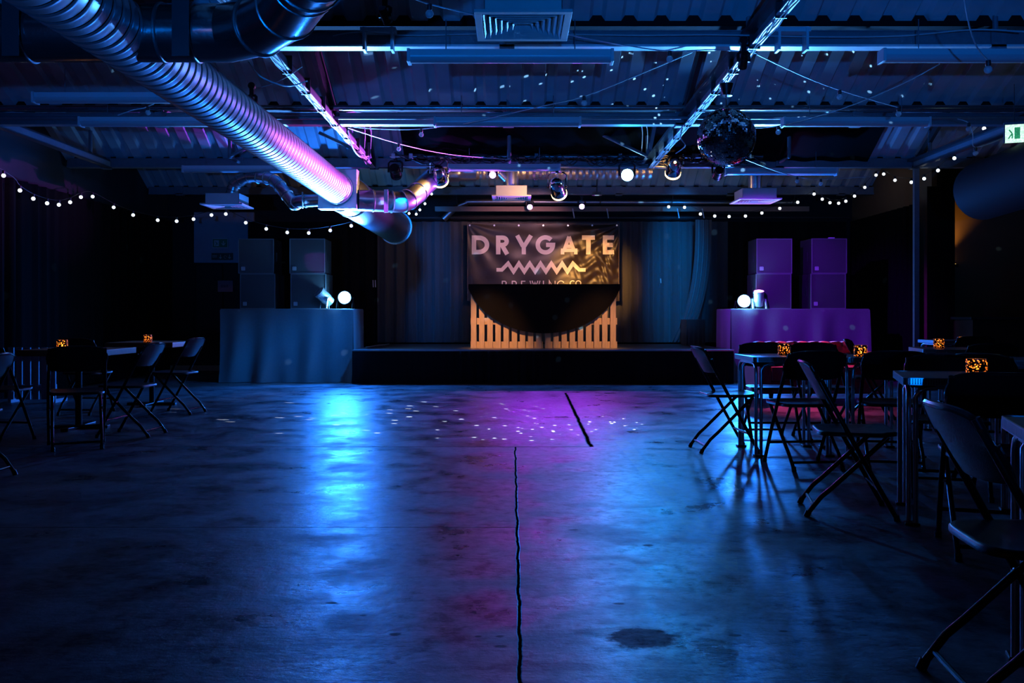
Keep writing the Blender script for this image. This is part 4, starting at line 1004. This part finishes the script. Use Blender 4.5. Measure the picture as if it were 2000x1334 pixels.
# ------------------------------------------------------------------ SOFA
sf = thing('sofa', 'tufted magenta velvet sofa in front of the right plinth', 'sofa', (3.72,11.4,0))
def back_fn(u, v):
    x = -.62+1.24*u; z = .30+.40*v
    cx = (u*9) % 1; cz = ((v*3)+.5*(int(u*9) % 2)) % 1
    puff = math.sin(PI*cx)*math.sin(PI*cz)
    return (x, .30-.035*abs(puff)-.06*math.sin(PI*min(1,v*1.0))+.05*v, z+.012*math.sin(PI*cx)*v)
MB().slab(back_fn, 108, 30, (0,.12,0)).build('tufted_back', velvet, sf)
def seat_fn(u, v): return (-.60+1.2*u, -.35+.60*v, .42+.02*math.sin(PI*u)*math.sin(PI*v))
MB().slab(seat_fn, 20, 8, (0,0,-.16)).build('seat_cushion', velvet, sf)
MB().box(-.62,.62,-.33,.40,.10,.26).build('base', velvet, sf, smooth=False, bevel=.02)
for s in (-1,1): MB().tube([(s*.68,-.36,.50),(s*.68,.36,.54)], .085, 16).box(s*.68-.07,s*.68+.07,-.34,.36,.10,.50).build('arm', velvet, sf)
for s in (-1,1):
    for y in (-.3,.32): MB().lathe([(.0001,0),(.02,0),(.03,.1),(.0001,.1)], 10, Matrix.Translation((s*.6,y,0))).build('leg', blackm, sf)

# ------------------------------------------------------------------ TABLES
def bistro_proto():
    t = thing('bistro_table', '', 'table'); H = .737; h = .305
    def rrect(a, r, n=5):
        o = []
        for cx, cy, a0 in ((a-r,a-r,0),(-a+r,a-r,90),(-a+r,-a+r,180),(a-r,-a+r,270)):
            for i in range(n+1):
                q = math.radians(a0+90*i/n); o.append((cx+r*math.cos(q), cy+r*math.sin(q)))
        return o
    MB().prism(rrect(h-.004,.03), H-.026, H-.001).build('tabletop', alu_top, t, smooth=False)
    rim = MB(); o = rrect(h,.034); n = len(o)
    for i in range(n):                            # ribbed aluminium edge band
        a, b_ = o[i], o[(i+1) % n]; L_ = math.hypot(b_[0]-a[0], b_[1]-a[1]); k = max(1, int(L_/.012))
        for j in range(k):
            f0, f1 = j/k, (j+.62)/k
            p = (a[0]+(b_[0]-a[0])*f0, a[1]+(b_[1]-a[1])*f0, H-.017); q = (a[0]+(b_[0]-a[0])*f1, a[1]+(b_[1]-a[1])*f1, H-.017)
            rim.bar(p, q, .006, .030)
    rim.tube([(x,y,H-.001) for x,y in o]+[(*o[0],H-.001)], .0035, 6); rim.tube([(x,y,H-.033) for x,y in o]+[(*o[0],H-.033)], .0035, 6)
    rim.build('ribbed_edge', alu, t)
    for sx in (-1,1):
        for sy in (-1,1):
            mb = MB()
            for dx, dy in ((0,0),(1,0)):
                a = Vector((sx*(h-.035)-sx*(.030 if dx else 0), sy*(h-.035), 0)) if dx else Vector((sx*(h-.035), sy*(h-.035)-sy*.0, 0))
                if dx: end = Vector((sx*(h-.16), sy*(h-.03), H-.05)); 
                else: end = Vector((sx*(h-.03), sy*(h-.16), H-.05))
                base = Vector((sx*(h-.03), sy*(h-.06), 0)) if not dx else Vector((sx*(h-.06), sy*(h-.03), 0))
                pts = [base+Vector((0,0,.008)), base+Vector((0,0,.60)), base+Vector((0,0,.64)), base.lerp(end,.25)+Vector((0,0,H-.05-.03-(.25*(H-.05)))) if False else Vector(((base.x*.8+end.x*.2),(base.y*.8+end.y*.2),.672)), Vector(((base.x*.45+end.x*.55),(base.y*.45+end.y*.55),.686)), end]
                mb.tube(pts, .0125, 10)
            lg = mb.build('leg', alu, t)
            MB().box(sx*(h-.045)-.035, sx*(h-.045)+.035, sy*(h-.045)-.035, sy*(h-.045)+.035, 0, .014).build('foot_cap', blackp, lg, smooth=False, bevel=.004)
    MB().box(-h+.15,h-.15,h-.045,h-.02,H-.055,H-.028).box(-h+.15,h-.15,-h+.02,-h+.045,H-.055,H-.028).box(-h+.02,-h+.045,-h+.15,h-.15,H-.055,H-.028).box(h-.045,h-.02,-h+.15,h-.15,H-.055,H-.028).build('under_frame', alu, t, smooth=False)
    return t
tb = bistro_proto()
TB = [(2.09,7.10,0.0,'aluminium bistro table nearest the dance floor beside the side-on chair'), (2.74,7.05,0.03,'aluminium bistro table behind, beside the nearest the dance floor, holding the second candle'),
      (2.33,4.78,-.315,'aluminium bistro table holding the widest candle jar'), (1.71,2.48,-.33,'nearest aluminium bistro table cut off by the right edge'),
      (3.67,6.52,-.255,'aluminium bistro table at the right edge with bright blue ribbed rim'), (4.09,8.60,-.2,'far bistro table with bright ribbed rim behind the widest candle jar'), (5.45,11.4,0,'farthest bistro table on the right with the small low candle')]
for i, (x, y, rz, lb) in enumerate(TB):
    o = tb if i == 0 else copy_tree(tb)
    o.location = (x, y, 0); o.rotation_euler = (0,0,rz); tag(o, lb, 'table', 'aluminium bistro tables')
def pedestal(x, y, lb, w=.76, rz=0):
    t = thing('pedestal_table', lb, 'table', (x,y,0), rz, 'pedestal tables on the left'); H = .737
    MB().box(-w/2,w/2,-w/2,w/2,H-.055,H).build('tabletop', wood_e, t, smooth=False, bevel=.004)
    MB().box(-w/2-.003,-w/2,-w/2,w/2,H-.05,H-.005).build('edge_strip', alu, t, smooth=False)
    MB().tube([(0,0,.03),(0,0,H-.055)], .03, 16).build('column', blackm, t)
    MB().box(-.28,.28,-.035,.035,0,.03).box(-.035,.035,-.28,.28,0,.031).build('cross_foot', blackm, t, smooth=False, bevel=.006)
    return t
pedestal(-4.02, 8.55, 'square wood-edged pedestal table at the left edge holding an amber candle jar')
pedestal(-4.20, 10.75, 'square pedestal table farther back on the left holding the smaller candle jar')

# ------------------------------------------------------------------ CANDLES
def jar_mat():
    m = bpy.data.materials.new('mosaic_candle_glass'); m.use_nodes = True; nt = m.node_tree; N = nt.nodes; L = nt.links
    for n in list(N): N.remove(n)
    out = N.new('ShaderNodeOutputMaterial'); tc = N.new('ShaderNodeTexCoord'); v = N.new('ShaderNodeTexVoronoi'); v.feature = 'F1'; v.inputs['Scale'].default_value = 85
    L.new(tc.outputs['Object'], v.inputs['Vector'])
    mr = N.new('ShaderNodeMapRange'); mr.inputs[1].default_value = .34; mr.inputs[2].default_value = .46; mr.inputs[3].default_value = 1; mr.inputs[4].default_value = 0; L.new(v.outputs['Distance'], mr.inputs[0])
    tl_ = N.new('ShaderNodeBsdfTranslucent'); tl_.inputs[0].default_value = (1,.62,.32,1)
    tp = N.new('ShaderNodeBsdfTransparent'); tp.inputs[0].default_value = (1,.75,.45,1)
    mx0 = N.new('ShaderNodeMixShader'); mx0.inputs[0].default_value = .35; L.new(tl_.outputs[0], mx0.inputs[1]); L.new(tp.outputs[0], mx0.inputs[2])
    pb = N.new('ShaderNodeBsdfPrincipled'); pb.inputs['Base Color'].default_value = (.02,.012,.01,1); pb.inputs['Roughness'].default_value = .2
    mx = N.new('ShaderNodeMixShader'); L.new(mr.outputs[0], mx.inputs[0]); L.new(pb.outputs[0], mx.inputs[1]); L.new(mx0.outputs[0], mx.inputs[2])
    L.new(mx.outputs[0], out.inputs[0]); return m
jm = jar_mat()
def jar_proto():
    t = thing('candle_jar', '', 'candle')
    MB().lathe([(.0001,0),(.046,0),(.047,.002),(.047,.088),(.044,.088),(.044,.006),(.0001,.006)], 28).build('glass', jm, t)
    MB().lathe([(.0001,.0065),(.030,.0065),(.030,.022),(.0001,.022)], 18).build('candle', wax, t)
    MB().lathe([(.0001,.024),(.007,.028),(.008,.036),(.004,.048),(.0001,.056)], 12).build('flame', flame_m, t)
    return t
jp = jar_proto()
JR = [((2.14,7.25),'mosaic candle jar on the bistro table nearest the dance floor',1.), ((2.59,6.85),'mosaic candle jar on the second bistro table, between the chair backs',1.), ((2.47,4.90),'widest mosaic candle jar, nearest, glowing orange in front of the dark chair back',1.12),
      ((4.02,8.68),'candle jar on the far table with the bright ribbed rim',1.), ((5.50,11.3),'small low candle on the farthest right table',.8), ((-4.06,8.32),'red-orange mosaic candle jar on the left edge table',1.), ((-4.13,10.45),'smaller candle jar on the rear left table',1.)]
for i, ((x, y), lb, s) in enumerate(JR):
    o = jp if i == 0 else copy_tree(jp)
    o.location = (x, y, .7375); o.scale = (s,s,.9 if s > 1 else (.5 if s < 1 else 1)); o.rotation_euler = (0,0,i*1.3); tag(o, lb, 'candle', 'candle jars on the tables')
    point('candle_glow_%d' % i, (x, y, .7375+.062*o.scale[2]), .55, (1,.42,.10), .008)

# ------------------------------------------------------------------ FOLDING CHAIRS
def chair_proto():
    t = thing('folding_chair', '', 'chair')
    def yz(z): return .2-z*.53
    # seat pan
    o = []; n = 40
    for i in range(n):
        a = 2*PI*i/n; c, s = math.cos(a), math.sin(a); e = .42
        x = .205*math.copysign(abs(c)**e, c); y = .20*math.copysign(abs(s)**e, s); x *= (1+.06*(y/.2))
        o.append((x, y+.02))
    mb = MB(); lv = [(1.0,-.016),(1.0,-.002),(.96,.006),(.90,.004),(.6,-.003),(.25,-.006)]; vs = []
    for k, dz in lv:
        for x, y in o: vs.append((x*k, .02+(y-.02)*k, .440+dz+(.006 if y > .15 else 0)*k))
    fs = [(a*n+i, a*n+(i+1)%n, (a+1)*n+(i+1)%n, (a+1)*n+i) for a in range(len(lv)-1) for i in range(n)]+[tuple((len(lv)-1)*n+i for i in range(n)), tuple(range(n-1,-1,-1))]
    mb.add(vs, fs).build('seat', blackp, t, ang=60)
    # backrest: curved stadium panel
    def bf(u, v):
        a = -1+2*u; z = .605+.195*v
        w = .212*(1-.10*(1-v)**3) ; cut = 1
        ex = abs(2*v-1)
        w *= (1-.16*max(0,(v-.55)/.45)**2.6)*(1-.10*max(0,(.3-v)/.3)**2)
        return (a*w, yz(z)-.035*(1-a*a)-.002, z-.016*(a**4)*(1 if v > .5 else -.6))
    MB().slab(bf, 22, 10, (0,.016,0)).build('backrest', blackp, t, ang=60)
    rimp = [bf(i/22,1) for i in range(23)]
    MB().tube([(p[0],p[1]+.008,p[2]) for p in [bf(0,j/10) for j in range(10)]+rimp+[bf(1,1-j/10) for j in range(1,11)]], .0105, 8).build('backrest_rim', chair_tube, t)
    for s in (-1,1):
        fl = MB().tube([(s*.196,yz(.785),.785),(s*.203,yz(.5),.5),(s*.205,yz(.30),.30),(s*.200,.2,.012)], .0125, 10).build('front_leg', chair_tube, t)
        rl = MB().tube([(s*.176,.165,.425),(s*.176,-.11,.155),(s*.176,-.165,.105),(s*.172,-.235,.012)], .0125, 10).build('rear_leg', chair_tube, t)
        MB().tube([(s*.200,.202,.0),(s*.200,.196,.03)], .016, 10).build('foot_cap', blackp, fl)
        MB().tube([(s*.172,-.238,.0),(s*.172,-.225,.03)], .016, 10).build('foot_cap', blackp, rl)
        MB().lathe([(.0001,-.01),(.012,-.01),(.012,.01),(.0001,.01)], 10, Matrix.Translation((s*.19,yz(.30)+0,.30)) @ Matrix.Rotation(PI/2,4,'Y')).build('pivot', chrome, fl)
    MB().tube([(-.2,yz(.15),.15),(.2,yz(.15),.15)], .009, 8).build('front_crossbar', chair_tube, t)
    MB().tube([(-.172,-.20,.055),(.172,-.20,.055)], .009, 8).build('rear_crossbar', chair_tube, t)
    return t
cp = chair_proto()
def fac(dx, dy): return math.atan2(dy, dx)-PI/2
CH_ = [(1.66,7.17,1,.05,'folding chair seen side-on at the edge of the dance floor, leftmost of the right group'),
 (2.18,7.80,0,-1,'folding chair on the far side of the bistro table nearest the dance floor'),
 (2.03,6.42,-.12,1,'folding chair on the near side of the bistro table nearest the dance floor'),
 (1.80,4.92,.98,-.2,'folding chair side-on left of the table with the widest candle jar'),
 (2.64,7.80,.1,-1,'folding chair behind the second bistro table in front of the sofa'),
 (2.64,6.42,.25,1,'folding chair on the near side of the second bistro table'),
 (2.14,4.10,.31,.95,'big dark folding chair back in front of the widest candle jar'),
 (1.425,2.53,.99,-.12,'nearest folding chair at the right edge, its back seen from behind'),
 (2.55,5.40,-.31,-.95,'folding chair on the far side of the table with the widest candle jar'),
 (4.10,8.02,.1,1,'folding chair in front of the far table with the bright ribbed rim'),
 (5.3,10.7,.1,1,'folding chair in front of the farthest right table'),
 (3.55,9.1,1,-.5,'folding chair behind the second candle jar in front of the purple plinth'),
 (3.14,5.92,1,.6,'folding chair left of the bright-rimmed table at the right edge'),
 (-3.47,7.35,-.45,.9,'folding chair seen from behind at the near corner of the left edge table'),
 (-3.33,8.05,-1,.05,'folding chair side-on right of the left edge table, legs catching blue light'),
 (-3.58,9.85,-1,.12,'folding chair nearest the left plinth, facing the rear left table'),
 (-4.55,9.85,.1,1,'folding chair in front of the rear left table with a purple-lit back'),
 (-4.25,7.60,.1,1,'folding chair at the left edge in front of the left edge table'),
 (-3.50,5.88,-1,.05,'folding chair mostly outside the left edge, only a rear leg showing')]
for i, (x, y, dx, dy, lb) in enumerate(CH_):
    o = cp if i == 0 else copy_tree(cp)
    o.location = (x, y, 0); o.rotation_euler = (0,0,fac(dx,dy)); tag(o, lb, 'chair', 'black folding chairs around the tables')
# slatted white panel leaning behind the left table
sp = thing('slatted_panel', 'pale slatted panel standing behind the left edge table', 'slatted panel', (-5.72,11.0,0))
for k in range(6): MB().box(-.3+k*.1,-.3+k*.1+.07,0,.02,.04,.66).build('slat', mat('pale_slat', (.5,.5,.6), .6), sp, smooth=False)
MB().box(-.3,.27,.02,.04,.15,.22).box(-.3,.27,.02,.04,.5,.57).box(-.3,-.26,.0,.3,0,.04).box(.23,.27,0,.3,0,.04).build('rails', MATS['pale_slat'], sp, smooth=False)

# ------------------------------------------------------------------ ADDED WARM LAMP BEHIND THE VIEWER, OUT OF VIEW
pd = thing('added_pendant', 'added pendant lamp out of view behind the viewer', 'pendant lamp', (-3.5,-1.5,2.2))
MB().lathe([(.02,.16),(.06,.14),(.16,0),(.155,0),(.055,.13)], 24).build('shade', blackm, pd)
MB().lathe([(.0001,-.03),(.03,-.02),(.035,.01),(.02,.05),(.0001,.06)], 16).build('bulb', emitter('pendant_glow', (1,.5,.15), 4), pd)
MB().tube([(0,0,.16),(0,0,1.9)], .005, 6).build('cord', cable_m, pd)
point('added_pendant_light', (-3.5,-1.5,2.13), 4, (1,.42,.12), .05)

w = bpy.data.worlds.new('world'); sc.world = w; w.use_nodes = True
w.node_tree.nodes['Background'].inputs[0].default_value = (.02,.05,.12,1); w.node_tree.nodes['Background'].inputs[1].default_value = .02
